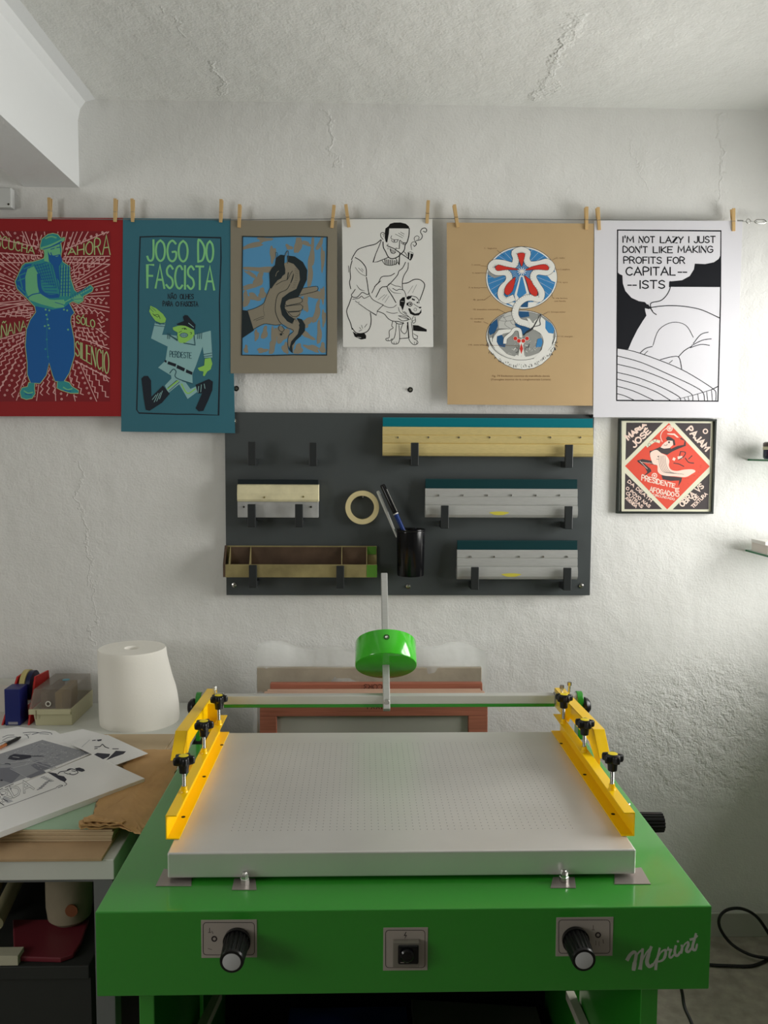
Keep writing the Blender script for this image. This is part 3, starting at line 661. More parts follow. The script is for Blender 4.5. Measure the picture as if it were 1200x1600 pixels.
A2.poly([(574, 1068), (612, 1062), (622, 1100), (612, 1136), (590, 1150), (572, 1180), (562, 1176), (566, 1150), (540, 1145), (528, 1128), (570, 1112)], LG, 5)
A2.text('PERDESTE', (350, 1056), (488, 1066), 36, 4.5, TPD, 3)
for q in ([(318, 1075), (330, 1080), (328, 1094), (315, 1088)], [(340, 1084), (392, 1102), (386, 1120), (334, 1102)], [(398, 1107), (448, 1130), (440, 1150), (392, 1128)], [(456, 1136), (496, 1154), (492, 1172), (452, 1156)]): A2.poly(q, INK, 4)
A2.build('poster', 'tall teal poster reading JOGO DO FASCISTA with a striding officer', 'poster', 'screen printed posters pinned on the line')

# --- grey paper print
GP = mat('grey brown paper', (138, 131, 114), .7); SKY = mat('sky blue ink', (84, 148, 192), .6); KI = mat('black green ink', (26, 38, 42), .6)
A3 = Art(350, 310, 5.516, ('y', -.0352), ST)
A3.sheet([(57, 190), (975, 192), (975, 1508), (57, 1508)], GP, .0005)
A3.poly([(160, 330), (888, 332), (886, 1350), (155, 1350)], SKY, 1)
def blob(u, v, a_, b_, rot, mt, layer):
    n = 18; ph = random.random() * 6
    pts = []
    for i in range(n):
        t = 2 * PI * i / n; k = 1 + .20 * math.sin(3 * t + ph) + .10 * math.sin(5 * t + ph * 2)
        x_, y_ = a_ * k * math.cos(t), b_ * k * math.sin(t); X, Y = u + x_ * math.cos(rot) - y_ * math.sin(rot), v + x_ * math.sin(rot) + y_ * math.cos(rot)
        pts.append((min(max(X, 164), 884), min(max(Y, 336), 1344)))
    A3.poly(pts, mt, layer, True)
for (u, v, a_, b_, r_) in ((230, 410, 110, 16, -.25), (350, 352, 60, 14, .05), (420, 480, 22, 60, 0), (640, 380, 26, 90, .1), (330, 610, 150, 18, .02), (240, 660, 60, 12, .6), (300, 700, 30, 60, .4), (230, 760, 70, 16, -.2),
    (190, 870, 24, 60, 0), (260, 850, 50, 22, .5), (330, 820, 26, 40, 0), (760, 470, 16, 120, .05), (740, 640, 18, 120, 0), (830, 380, 14, 70, .4), (850, 520, 14, 90, 0), (780, 830, 70, 30, .2), (700, 900, 24, 70, 0), (850, 830, 16, 60, 0),
    (800, 980, 20, 90, .2), (740, 1050, 60, 20, -.5), (860, 1030, 14, 60, 0), (720, 1180, 60, 16, .6), (820, 1160, 16, 90, 0), (760, 1290, 60, 20, .3), (850, 1290, 20, 40, 0), (430, 1200, 20, 90, 0), (500, 1170, 50, 60, .3), (350, 1160, 20, 50, .2),
    (410, 1290, 18, 50, 0), (330, 1310, 40, 16, 0), (280, 1180, 16, 40, 0), (530, 1290, 24, 40, 0), (640, 1300, 30, 40, .3), (690, 1090, 26, 30, 0), (190, 1300, 14, 30, 0), (560, 420, 30, 14, .5), (710, 330 + 60, 40, 14, .4)):
    blob(u, v, a_ * 1.1 + 2, b_ * 1.1 + 3, r_, GP, 2)
A3.poly([(200, 965), (270, 945), (340, 905), (365, 840), (395, 775), (420, 690), (520, 640), (600, 700), (640, 850), (790, 757), (808, 775), (790, 800), (660, 850), (678, 880), (680, 940), (650, 1015), (560, 1080), (440, 1092), (350, 1082), (250, 1130)], GP, 3)
A3.poly([(675, 775), (790, 757), (812, 778), (790, 802), (640, 838)], GP, 3)
A3.poly([(440, 700), (520, 560), (600, 520), (680, 560), (700, 640), (660, 780), (560, 860), (520, 960), (600, 1040), (680, 1050), (660, 1140), (620, 1210), (590, 1330), (550, 1260), (556, 1190), (600, 1150), (480, 1060), (440, 960), (450, 860), (500, 790)], GP, 4)
W3 = 4.5
A3.line([(205, 965), (270, 945), (340, 905), (366, 842), (395, 775)], W3, KI, 5); A3.line([(250, 1132), (345, 1082), (440, 1092), (490, 1086)], W3, KI, 5)
A3.line([(675, 775), (790, 757), (810, 768), (808, 788), (788, 802), (645, 836)], W3, KI, 5)
A3.line([(255, 1050), (300, 1030), (345, 1015)], 3, KI, 5); A3.line([(275, 1055), (345, 1030)], 3, KI, 5); A3.line([(345, 910), (340, 960), (350, 1010)], 2, KI, 5)
A3.poly([(156, 962), (205, 968), (258, 1138), (156, 1206)], KI, 5)
A3.poly([(545, 492), (610, 500), (680, 548), (718, 618), (714, 700), (672, 790), (640, 850), (572, 872), (528, 900), (522, 950), (560, 1008), (610, 1040), (585, 1080), (545, 1060), (500, 1005), (484, 930), (500, 858), (560, 812), (624, 780), (655, 700), (648, 622), (600, 565), (545, 545)], KI, 6)
A3.poly([(395, 772), (390, 640), (412, 600), (438, 575), (448, 512), (488, 485), (524, 490), (520, 570), (528, 610), (528, 650), (505, 668), (492, 690), (462, 706), (432, 742), (408, 778)], KI, 6)
A3.poly([(628, 1030), (672, 1042), (700, 1090), (698, 1140), (660, 1190), (620, 1225), (588, 1270), (592, 1332), (562, 1296), (580, 1232), (636, 1168), (650, 1110), (640, 1070)], KI, 6)
A3.line([(592, 1332), (560, 1300), (550, 1250), (558, 1180), (596, 1150), (590, 1130), (540, 1112), (480, 1064), (446, 985), (444, 920), (456, 850), (478, 815), (540, 785), (568, 740)], W3, KI, 6)
A3.line([(532, 500), (536, 480), (552, 452), (556, 500), (545, 560)], 5, GP, 7); A3.line([(450, 508), (444, 470), (458, 468), (462, 500)], 3, KI, 7); A3.line([(524, 495), (530, 470), (552, 452), (556, 500), (548, 560)], 3.5, KI, 8)
A3.line([(445, 670), (455, 640), (472, 625)], 4, GP, 7); A3.line([(450, 745), (500, 715), (545, 700), (570, 655), (590, 625)], 4, KI, 7); A3.line([(545, 700), (555, 640)], 7, KI, 7); A3.line([(575, 730), (590, 690), (600, 650)], 9, KI, 7, taper=True)
for i in range(12):
    t = i / 11; A3.line([(640 + 20 * t - 50 * t * t, 600 + 170 * t), (610 + 18 * t - 40 * t * t, 606 + 165 * t)], 4, KI, 7, taper=True)
for q in ([(532, 885), (560, 868), (640, 850), (672, 862), (676, 888), (655, 902), (545, 925), (526, 912)], [(520, 935), (560, 925), (660, 914), (680, 932), (672, 962), (640, 972), (550, 975), (526, 955)], [(552, 982), (650, 974), (652, 1000), (622, 1020), (590, 1018)]):
    A3.poly(q, GP, 7); A3.line(q, W3, KI, 8, False, True)
A3.poly([(590, 1078), (612, 1038), (632, 1045), (652, 1080), (640, 1096)], GP, 7); A3.line([(590, 1082), (610, 1036), (622, 1060)], 3, KI, 8)
for q in ([(485, 1085), (470, 1115), (480, 1140), (500, 1150)], [(500, 1100), (520, 1130), (500, 1155), (515, 1165)]): A3.line(q, 3.5, KI, 8)
A3.dot(492, 1172, 10, KI, 8)
A3.line([(160, 328), (400, 332), (620, 326), (889, 332), (884, 700), (888, 1100), (884, 1350), (600, 1348), (380, 1354), (152, 1350), (158, 1000), (156, 700)], 9, KI, 9, False, True)
A3.build('poster', 'grey brown paper print of a hand gripping a black horned creature on blue', 'poster', 'screen printed posters pinned on the line')

# --- brush drawing of a man with a dog
WP = mat('white drawing paper', (226, 226, 222), .7); BI = mat('brush black ink', (18, 18, 18), .6, spec=.2)
A4 = Art(525, 300, 6.15, ('y', -.0340), ST)
A4.sheet([(58, 255), (925, 255), (935, 1490), (68, 1490)], WP, .0005)
l4 = lambda p, w_=7, **k: A4.line(p, w_, BI, 1, **k)
f4 = lambda p, sm=False: A4.poly(p, BI, 1, sm)
f4([(500, 335), (520, 305), (560, 294), (620, 293), (670, 305), (700, 330), (706, 352), (640, 350), (512, 350)])
f4([(470, 385), (475, 350), (500, 332), (512, 350), (508, 400), (492, 485), (478, 480), (468, 440)])
l4([(704, 350), (700, 420), (684, 480), (665, 510), (655, 560), (610, 610), (570, 635), (530, 640), (500, 620), (475, 570), (455, 530), (452, 480)], 9)
l4([(470, 400), (450, 388), (430, 400), (432, 430), (452, 455)], 6); l4([(445, 410), (462, 405), (455, 430)], 4)
l4([(430, 460), (380, 500), (300, 520), (215, 550), (175, 600), (150, 650)], 8); l4([(436, 462), (410, 530), (380, 600), (357, 675), (400, 670), (500, 630)], 7, smooth=False); l4([(612, 590), (606, 700), (575, 640)], 7, smooth=False)
l4([(445, 660), (470, 695), (520, 706), (570, 695), (590, 675)], 6)
for i in range(7): l4([(470 + 18 * i, 648 + 2 * i), (474 + 17 * i, 698)], 8, smooth=False)
l4([(535, 420), (528, 445), (560, 458), (600, 458)], 5); l4([(532, 462), (550, 482), (585, 480), (595, 462)], 5); A4.dot(560, 470, 7, BI, 2); l4([(618, 465), (640, 485), (672, 488)], 6); l4([(625, 488), (650, 505), (665, 500)], 5); A4.dot(650, 494, 5, BI, 2)
l4([(612, 465), (608, 545), (575, 540), (572, 560)], 6, smooth=False); l4([(490, 515), (560, 545), (600, 575), (690, 635), (715, 655)], 8, smooth=False)
for q in (((570, 405), (610, 425), (640, 440)), ((600, 395), (650, 425)), ((620, 385), (655, 405)), ((505, 500), (490, 510)), ((500, 535), (498, 550)), ((575, 560), (600, 570), (608, 580))): l4(list(q), 4)
l4([(520, 545), (530, 580), (555, 592), (575, 575)], 6)
for i in range(4): l4([(528 + 12 * i, 548 + 5 * i), (530 + 12 * i, 585)], 5)
f4([(690, 580), (745, 598), (738, 625), (722, 655), (690, 645)]); A4.line([(712, 592), (708, 640)], 10, WP, 2); l4([(692, 580), (720, 576), (745, 592)], 4); l4([(650, 572), (670, 590), (680, 612)], 5)
l4([(728, 555), (720, 510), (735, 482), (762, 482), (770, 505), (752, 520), (740, 505)], 5); l4([(752, 525), (775, 500), (752, 455), (760, 430), (785, 422), (800, 440), (788, 455)], 5)
l4([(770, 468), (815, 455), (830, 420), (812, 385), (825, 355), (855, 346), (872, 365), (862, 385), (840, 378)], 7)
l4([(185, 630), (240, 665), (288, 730), (292, 805)], 8); l4([(155, 660), (135, 740), (140, 820), (130, 870), (142, 930)], 8); l4([(292, 820), (302, 880), (310, 940), (318, 980)], 8); l4([(120, 710), (122, 770)], 5)
l4([(185, 725), (230, 780), (285, 808)], 4); l4([(215, 730), (258, 770)], 4); l4([(245, 735), (262, 755)], 4); l4([(198, 892), (230, 935), (275, 950)], 6, taper=True)
l4([(185, 935), (165, 965), (148, 990), (160, 1008), (200, 1012), (230, 985), (250, 965), (275, 972), (300, 985), (320, 975)], 7)
l4([(160, 1030), (220, 1020), (245, 1000), (270, 1022), (300, 1010), (320, 1000)], 6); l4([(215, 1070), (300, 1130), (388, 1185), (400, 1140), (455, 1085)], 6, smooth=False); l4([(320, 985), (350, 1030), (400, 1060), (455, 1085)], 6); l4([(185, 1045), (205, 1060), (225, 1058)], 5)
l4([(345, 970), (380, 900), (410, 870), (440, 815), (520, 805), (562, 782)], 7); l4([(385, 1010), (425, 930), (445, 912), (490, 908), (500, 940), (540, 1000), (575, 1062)], 8, smooth=False)
l4([(490, 908), (530, 870), (590, 800), (605, 760), (640, 730), (668, 675)], 7); l4([(695, 680), (690, 740), (655, 800), (638, 860), (640, 935)], 7); l4([(370, 910), (430, 855)], 6)
l4([(500, 895), (520, 880), (570, 902), (600, 905), (625, 915)], 5); l4([(505, 920), (550, 965), (625, 975)], 5, taper=True); l4([(545, 925), (580, 945), (610, 935), (650, 945), (668, 980), (672, 1005)], 6)
for q in (((405, 1035), (470, 985)), ((445, 1040), (490, 985)), ((470, 1062), (510, 1000))): l4(list(q), 7, taper=True)
l4([(640, 880), (690, 872), (740, 845), (780, 838), (820, 850), (852, 890), (835, 960), (805, 1040)], 8); l4([(690, 975), (740, 900)], 6, taper=True); l4([(735, 970), (775, 890)], 6, taper=True)
l4([(150, 1010), (125, 1080), (103, 1140), (115, 1200), (140, 1260), (155, 1320)], 8); l4([(330, 1160), (338, 1220), (330, 1290), (300, 1340), (240, 1360), (190, 1350), (158, 1310)], 8)
f4([(160, 1340), (195, 1362), (240, 1360), (275, 1358), (290, 1382), (288, 1410), (240, 1418), (180, 1390)]); A4.line([(205, 1395), (240, 1400)], 4, WP, 2)
for q in (((245, 1280), (255, 1310)), ((275, 1300), (298, 1268)), ((225, 1300), (240, 1318)), ((220, 1338), (250, 1325))): l4(list(q), 4)
l4([(455, 1090), (500, 1108), (550, 1108), (580, 1085)], 5); l4([(395, 1145), (460, 1170), (500, 1215), (545, 1240), (600, 1245), (650, 1262), (600, 1268), (570, 1250)], 7); l4([(485, 1150), (540, 1165), (590, 1160)], 5)
l4([(600, 1190), (650, 1195), (700, 1225), (640, 1238), (600, 1215)], 6); l4([(610, 1195), (690, 1222), (720, 1220), (690, 1190), (640, 1150)], 5)
# the puppy
f4([(612, 1040), (640, 1012), (662, 1010), (664, 1060), (650, 1110), (640, 1142), (625, 1100), (612, 1090)]); A4.line([(625, 1050), (650, 1052)], 8, WP, 2, taper=True)
f4([(678, 1008), (700, 998), (730, 1000), (720, 1020), (695, 1035), (678, 1028)]); f4([(730, 1020), (760, 1032), (755, 1045), (728, 1035)]); l4([(720, 998), (770, 1010), (795, 1040), (798, 1068)], 6)
A4.ring(712, 1078, 20, 7, BI, 1); A4.dot(714, 1078, 9, BI, 2); f4([(678, 1068), (692, 1062), (690, 1092), (678, 1088)]); A4.dot(782, 1062, 8, BI, 2)
l4([(745, 1075), (775, 1095), (800, 1110)], 5); f4([(795, 1105), (820, 1102), (818, 1118), (800, 1118)]); f4([(692, 1118), (712, 1118), (730, 1150), (760, 1168), (800, 1160), (822, 1125), (820, 1160), (795, 1186), (750, 1188), (712, 1170)])
A4.ring(762, 1130, 14, 3, BI, 2); l4([(600, 1110), (612, 1150), (650, 1180), (700, 1200)], 5); l4([(655, 1150), (680, 1168)], 6)
l4([(745, 1195), (730, 1230), (745, 1262), (765, 1240), (758, 1200)], 5); l4([(735, 1240), (765, 1225)], 4)
f4([(738, 1278), (790, 1282), (872, 1320), (872, 1342), (800, 1338), (742, 1332)])
l4([(545, 1245), (535, 1285), (548, 1300), (545, 1310), (512, 1335), (512, 1395), (480, 1410), (488, 1428), (520, 1428), (540, 1410)], 6); l4([(580, 1265), (575, 1330), (560, 1400), (535, 1430), (540, 1455), (570, 1462), (600, 1450), (612, 1400), (605, 1280)], 6)
l4([(648, 1255), (630, 1300), (625, 1330), (655, 1362), (680, 1340), (685, 1280)], 6); f4([(682, 1255), (694, 1245), (700, 1330), (706, 1405), (694, 1400), (690, 1330)])
l4([(612, 1410), (700, 1402)], 7); l4([(725, 1250), (735, 1330), (742, 1400), (780, 1430), (785, 1455), (750, 1468), (715, 1440), (700, 1410)], 6); l4([(745, 1362), (785, 1385), (780, 1412), (750, 1408)], 5, smooth=False)
for u in (500, 556, 578, 752, 770): l4([(u, 1440 if u > 530 else 1412), (u + 3, 1460 if u > 530 else 1428)], 4)
A4.build('poster', 'small white brush drawing of a kneeling man with pipe petting a puppy', 'poster', 'screen printed posters pinned on the line')

# --- brown paper with round anatomical figure
KP = mat('kraft brown paper', (190, 162, 120), .55, noise=.04, nscale=7); W5 = mat('off white ink', (232, 232, 226), .6); B5 = mat('cobalt ink', (56, 132, 190), .6)
R5 = mat('vermilion ink', (206, 50, 38), .6); K5 = mat('line black ink', (44, 46, 50), .6); G5 = mat('grey wash ink', (150, 152, 148), .6); DB5 = mat('deep blue ink', (30, 84, 130), .6); TX5 = mat('brown type ink', (120, 88, 56), .6)
A5 = Art(690, 310, 4.706, ('y', -.0340), ST)
A5.sheet([(38, 178), (1120, 185), (1113, 1525), (43, 1515)], KP, .0005)
A5.ox, A5.oy, A5.s = 745, 370, 7.27
def ell(cx_, cy_, rx, ry, mt, layer, n=48, t0_=0, t1_=2 * PI): A5.poly([(cx_ + rx * math.cos(t0_ + (t1_ - t0_) * i / n), cy_ + ry * math.sin(t0_ + (t1_ - t0_) * i / n)) for i in range(n)], mt, layer)
ell(508, 465, 408, 358, K5, 1); ell(508, 465, 403, 352, W5, 2); ell(508, 465, 388, 338, B5, 3)
c5 = (510, 400)
for t in range(0, 360, 6):
    a_ = math.radians(t); r_ = 300 + 20 * (t % 3)
    A5.line([(c5[0] + 60 * math.cos(a_), c5[1] + 60 * math.sin(a_)), (508 + 380 * math.cos(a_), 465 + 330 * math.sin(a_))], 3 if t % 12 else 5, DB5 if t % 12 else W5, 4, False, taper=True)
A5.poly([(130, 430), (130, 360), (200, 440), (330, 430), (200, 470)], G5, 5); A5.poly([(840, 400), (900, 400), (905, 520), (850, 500), (800, 440)], W5, 5)
A5.poly([(240, 700), (420, 790), (510, 805), (640, 790), (760, 710), (640, 740), (520, 750), (350, 740)], W5, 5); A5.poly([(490, 440), (535, 440), (600, 660), (570, 700), (440, 740), (430, 660)], W5, 5); A5.poly([(500, 455), (520, 455), (565, 640), (480, 700), (455, 660)], B5, 6)
A5.poly([(510, 730), (585, 730), (580, 800), (500, 800)], DB5, 6)
tube = [(400, 700), (330, 722), (275, 672), (285, 590), (350, 520), (368, 455), (330, 405), (220, 400), (160, 350), (200, 295), (300, 300), (415, 325), (445, 250), (430, 180), (505, 148), (575, 180), (565, 250), (600, 312), (700, 308), (800, 285), (852, 345), (800, 402), (690, 395), (640, 450), (680, 540), (735, 630), (715, 705), (620, 690), (540, 705), (465, 770), (435, 870), (475, 955), (560, 985), (630, 1010)]
A5.line(tube, 78, K5, 7); A5.line(tube, 70, W5, 8)
tq = spline(tube, False, 8)
for i in range(2, len(tq) - 2, 2):
    a_, b_ = tq[i - 1], tq[i + 1]; d = math.hypot(b_[0] - a_[0], b_[1] - a_[1]) or 1; nx, ny = -(b_[1] - a_[1]) / d, (b_[0] - a_[0]) / d
    A5.line([(tq[i][0] + nx * 34, tq[i][1] + ny * 34), (tq[i][0] + nx * 18, tq[i][1] + ny * 18)], 3, G5, 9, False)
for q in ([(460, 195), (500, 182), (545, 192), (535, 260), (510, 338), (482, 270)], [(208, 350), (245, 318), (330, 338), (455, 362), (460, 376), (330, 375), (235, 386)], [(556, 370), (640, 335), (760, 312), (812, 335), (808, 378), (700, 372), (560, 380)],
          [(440, 458), (430, 530), (402, 620), (350, 662), (314, 630), (330, 560), (392, 490)], [(538, 440), (612, 490), (640, 540), (688, 610), (688, 660), (655, 674), (600, 630), (575, 540)]):
    A5.poly(q, R5, 10, True); A5.line(q, 4, K5, 11, True, True)
for i in range(11):
    a_ = 2 * PI * i / 11; A5.line([(512, 392), (512 + 48 * math.cos(a_), 392 + 42 * math.sin(a_))], 9, W5, 11, False)
# lower bowl
ell(508, 1130, 405, 300, K5, 1); ell(508, 1130, 398, 293, W5, 2)
crust = [(130, 1280), (250, 1410), (330, 1460), (420, 1500), (540, 1512), (650, 1495), (740, 1450), (830, 1370), (890, 1260), (870, 1180), (140, 1180)]
A5.poly(crust, K5, 1); A5.poly([(u, v - 6) for u, v in crust], W5, 2)
for i in range(90):
    t = PI * (.08 + .84 * random.random()); rr = 1 + .10 * random.random(); A5.line([(508 + 392 * rr * math.cos(t), 1100 + 345 * rr * math.sin(t)), (508 + 392 * rr * math.cos(t) + random.uniform(-14, 14), 1100 + 345 * rr * math.sin(t) + random.uniform(8, 22))], 5, K5 if i % 3 else G5, 3, False)
ell(508, 1108, 385, 262, K5, 4); ell(508, 1106, 378, 256, G5, 5)
A5.line([(508 + 350 * math.cos(t / 20 * PI), 1115 + 262 * math.sin(t / 20 * PI)) for t in range(1, 20)], 26, W5, 6); A5.line([(508 + 375 * math.cos(t / 20 * PI), 1125 + 275 * math.sin(t / 20 * PI)) for t in range(1, 20)], 4, K5, 7)
for q in ([(300, 900), (330, 870), (400, 860), (440, 1030), (400, 1050), (250, 1040), (250, 960)],): A5.poly(q, mat('pale grey ink', (196, 197, 192), .6), 6)
for q in (((260, 950), (330, 960), (430, 940)), ((330, 960), (320, 1000), (380, 1040)), ((380, 950), (400, 990), (440, 1000)), ((300, 900), (340, 960)), ((440, 880), (360, 900), (300, 920))): A5.line(list(q), 3, K5, 7)
A5.poly([(135, 1085), (150, 1000), (232, 935), (240, 1010), (205, 1090), (150, 1118)], DB5, 7); A5.poly([(780, 945), (850, 990), (882, 1050), (870, 1100), (815, 1092), (778, 1040)], B5, 9)
A5.poly([(430, 985), (500, 990), (610, 1040), (530, 1120), (480, 1040), (440, 1010)], DB5, 7); A5.poly([(480, 845), (590, 850), (598, 905), (500, 920), (478, 890)], DB5, 6)
A5.poly([(205, 1120), (250, 1060), (340, 1050), (420, 1050), (400, 1080), (300, 1100), (245, 1150), (255, 1250), (340, 1330), (330, 1360), (210, 1280), (170, 1180)], W5, 8); A5.line([(420, 1050), (250, 1050), (190, 1110), (175, 1190)], 4, K5, 9)
A5.poly([(230, 1130), (285, 1112), (330, 1200), (322, 1255), (250, 1240), (226, 1190)], DB5, 9)
A5.poly([(650, 960), (720, 900), (790, 960), (830, 1080), (870, 1100), (850, 1240), (760, 1350), (640, 1390), (740, 1280), (755, 1180), (720, 1100), (640, 1050)], W5, 8); A5.line([(660, 1060), (730, 1110), (756, 1200), (720, 1300)], 4, K5, 9)
A5.poly([(690, 1160), (735, 1150), (748, 1200), (730, 1250), (670, 1255)], B5, 9)
A5.line([(320, 1200), (330, 1150), (390, 1100), (430, 1050), (485, 1060), (500, 1130)], 44, K5, 9); A5.line([(320, 1200), (330, 1150), (390, 1100), (430, 1050), (485, 1060), (500, 1130)], 36, W5, 10)
for i in range(70):
    u, v = random.gauss(520, 110), random.gauss(1255, 60)
    if abs(u - 508) < 200 and 1150 < v < 1350: A5.line([(u, v), (u + random.uniform(-40, 40), v + random.uniform(-30, 30))], random.choice((5, 9, 14)), random.choice((K5, W5, W5, G5, G5)), 8 + (i % 3), False, taper=True)
A5.poly([(470, 1160), (540, 1160), (530, 1230), (552, 1360), (520, 1370), (505, 1350), (480, 1370), (460, 1360), (488, 1230)], W5, 11); A5.line([(488, 1230), (470, 1350)], 4, K5, 12); A5.line([(528, 1230), (545, 1350)], 4, K5, 12)
A5.poly([(506, 1208), (526, 1270), (506, 1332), (486, 1270)], R5, 12)
for (u, v) in ((438, 1155), (478, 1182), (528, 1182), (570, 1155)): A5.dot(u, v, 26, W5, 12); A5.dot(u, v, 22, R5, 13)
A5.poly([(390, 1390), (450, 1340), (560, 1370), (650, 1345), (620, 1380), (510, 1385)], W5, 10)
A5.line([(725, 880), (680, 960), (630, 1040), (560, 1090), (530, 1120)], [8, 12, 22, 12, 5], K5, 12); A5.line([(730, 890), (715, 950), (720, 1000), (650, 1020)], 8, K5, 12); A5.ring(722, 888, 16, 6, G5, 12)
A5.poly([(565, 920), (600, 930), (650, 1000), (610, 1050), (590, 970)], W5, 11)
ty = lambda t, A, wd, sz=24: A5.type(t, A, sz, TX5, 2, width=wd)
for (t, A, wd) in (('1. laguna', (78, 138), 150), ('2. radix', (900, 248), 100), ('3. corona', (-60, 325), 100), ('4. vena', (-52, 418), 80), ('5. amphora', (948, 378), 110), ('6. apex', (945, 524), 90), ('7. la boca', (-95, 585), 130), ('8. polo', (-40, 722), 130),
                   ('9. via lactea', (860, 705), 170), ('con fundo', (880, 738), 130), ('10. intestino concavado', (-45, 833), 300), ('11. forceps minor', (800, 862), 210), ('12. cerebelo', (-80, 938), 160), ('nodus', (-30, 972), 80), ('13. margen', (950, 1140), 140), ('14. estrella', (-100, 1235), 190)): ty(t, A, wd)
for (a_, b_) in (((232, 155), (310, 215)), ((45, 330), (110, 335)), ((30, 410), (160, 412)), ((900, 240), (860, 265)), ((940, 372), (860, 372)), ((940, 516), (900, 510)), ((40, 578), (115, 578)), ((90, 715), (160, 665)), ((860, 690), (845, 600)), ((255, 828), (330, 870)), ((800, 858), (740, 890)), ((80, 965), (130, 990)), ((940, 1133), (860, 1130)), ((95, 1230), (480, 1238))): A5.line([a_, b_], 3.5, TX5 if a_[0] < 100 or a_[0] > 800 else K5, 14 if a_[1] > 1200 else 3, False)
A5.ox, A5.oy, A5.s = 690, 310, 4.706
A5.type('Fig. 74 Evolucion cosmica da mandibula dentis', (370, 1312), 20, TX5, 2, width=425); A5.type('(Yonoglea interna de la conglomerata Lunata)', (362, 1338), 20, TX5, 2, width=440)
A5.build('poster', 'brown kraft paper print of two round blue, red and white anatomical dishes', 'poster', 'screen printed posters pinned on the line')

# --- white poster with the speech balloon (the comic figure itself is left out, only the bed is drawn)
WP6 = mat('bright white poster paper', (219, 218, 224), .55); K6 = mat('comic black ink', (15, 17, 24), .6, spec=.2)
A6 = Art(920, 310, 4.286, ('y', -.0352), ST)
A6.sheet([(38, 148), (1030, 150), (985, 1470), (30, 1465)], WP6, .0005)
l6 = lambda p, w_=6, **k: A6.line(p, w_, K6, 2, **k)
l6([(193, 212), (885, 218), (882, 700), (865, 1358), (187, 1353), (190, 800)], 8, smooth=False, closed=True)
A6.poly([(885, 375), (870, 405), (838, 428), (780, 440), (710, 437), (704, 475), (676, 520), (625, 548), (545, 556), (541, 592), (882, 594)], K6, 1)
A6.poly([(193, 495), (208, 508), (225, 515), (228, 570), (245, 620), (285, 665), (335, 688), (375, 694), (395, 715), (412, 738), (400, 742), (376, 735), (378, 755), (386, 785), (362, 820), (325, 880), (290, 950), (264, 1012), (190, 1004)], K6, 1)
l6([(545, 556), (545, 600), (520, 650), (480, 685), (418, 700), (416, 735), (430, 762), (452, 778)], 6); l6([(395, 712), (425, 752)], 7)
l6([(420, 730), (480, 722), (560, 718), (660, 726), (760, 748), (880, 803)], 6); l6([(540, 592), (541, 560)], 6)
for p in ([(190, 1003), (300, 1024), (450, 1075), (620, 1145), (760, 1226), (840, 1282), (852, 1310), (850, 1355)], [(190, 1055), (350, 1098), (550, 1185), (700, 1255), (765, 1300), (775, 1355)], [(190, 1110), (350, 1150), (520, 1215), (640, 1280), (692, 1315), (697, 1355)],
          [(190, 1165), (330, 1200), (480, 1260), (600, 1325), (615, 1355)], [(190, 1210), (320, 1245), (450, 1295), (545, 1352)], [(190, 1258), (300, 1290), (435, 1352)], [(190, 1308), (240, 1322), (305, 1352)]): l6(p, 5)
l6([(820, 1282), (868, 1258)], 6); l6([(700, 1318), (820, 1282)], 4); l6([(590, 1345), (700, 1318)], 3)
for u, v in ((640, 1335), (665, 1330), (730, 1312), (790, 1296), (822, 1288)): l6([(u, v), (u + 6, 1352)], 4)
l6([(700, 972), (750, 912), (800, 896)], 5); l6([(690, 985), (760, 950), (820, 941)], 5); l6([(680, 1000), (750, 978), (808, 984)], 5); l6([(345, 1034), (380, 1005), (425, 992)], 5); l6([(370, 1046), (395, 1022)], 4); l6([(600, 1062), (640, 1020), (690, 990)], 5); l6([(480, 1080), (560, 1060), (605, 1066), (622, 1140)], 5); l6([(540, 1102), (560, 1085)], 4)
l6([(430, 985), (470, 880), (560, 830), (650, 850), (700, 930)], 4)
for t, A, B, h, w_ in (("I'M", (228, 294), (300, 294), 38, 6.5), ('NOT', (336, 296), (440, 296), 40, 6.5), ('LAZY', (480, 297), (632, 298), 40, 6.5), ('I', (668, 296), (672, 296), 40, 6.5), ('JUST', (706, 297), (846, 296), 42, 6.5),
                   ("DON'T", (230, 362), (392, 364), 40, 6.5), ('LIKE', (432, 364), (560, 364), 40, 6.5), ('MAKING', (598, 362), (830, 362), 42, 6.5), ('PROFITS', (235, 434), (486, 436), 42, 6.5), ('FOR', (528, 436), (642, 436), 42, 6.5),
                   ('CAPITAL', (250, 514), (578, 514), 52, 7.5), ('--', (598, 518), (656, 518), 52, 7), ('--', (262, 605), (318, 605), 52, 7), ('ISTS', (342, 603), (508, 602), 52, 7.5)): A6.text(t, A, B, h, w_ * 1.15, K6, 2)
A6.build('poster', 'white comic poster about capitalists with a speech balloon over a bed', 'poster', 'screen printed posters pinned on the line')

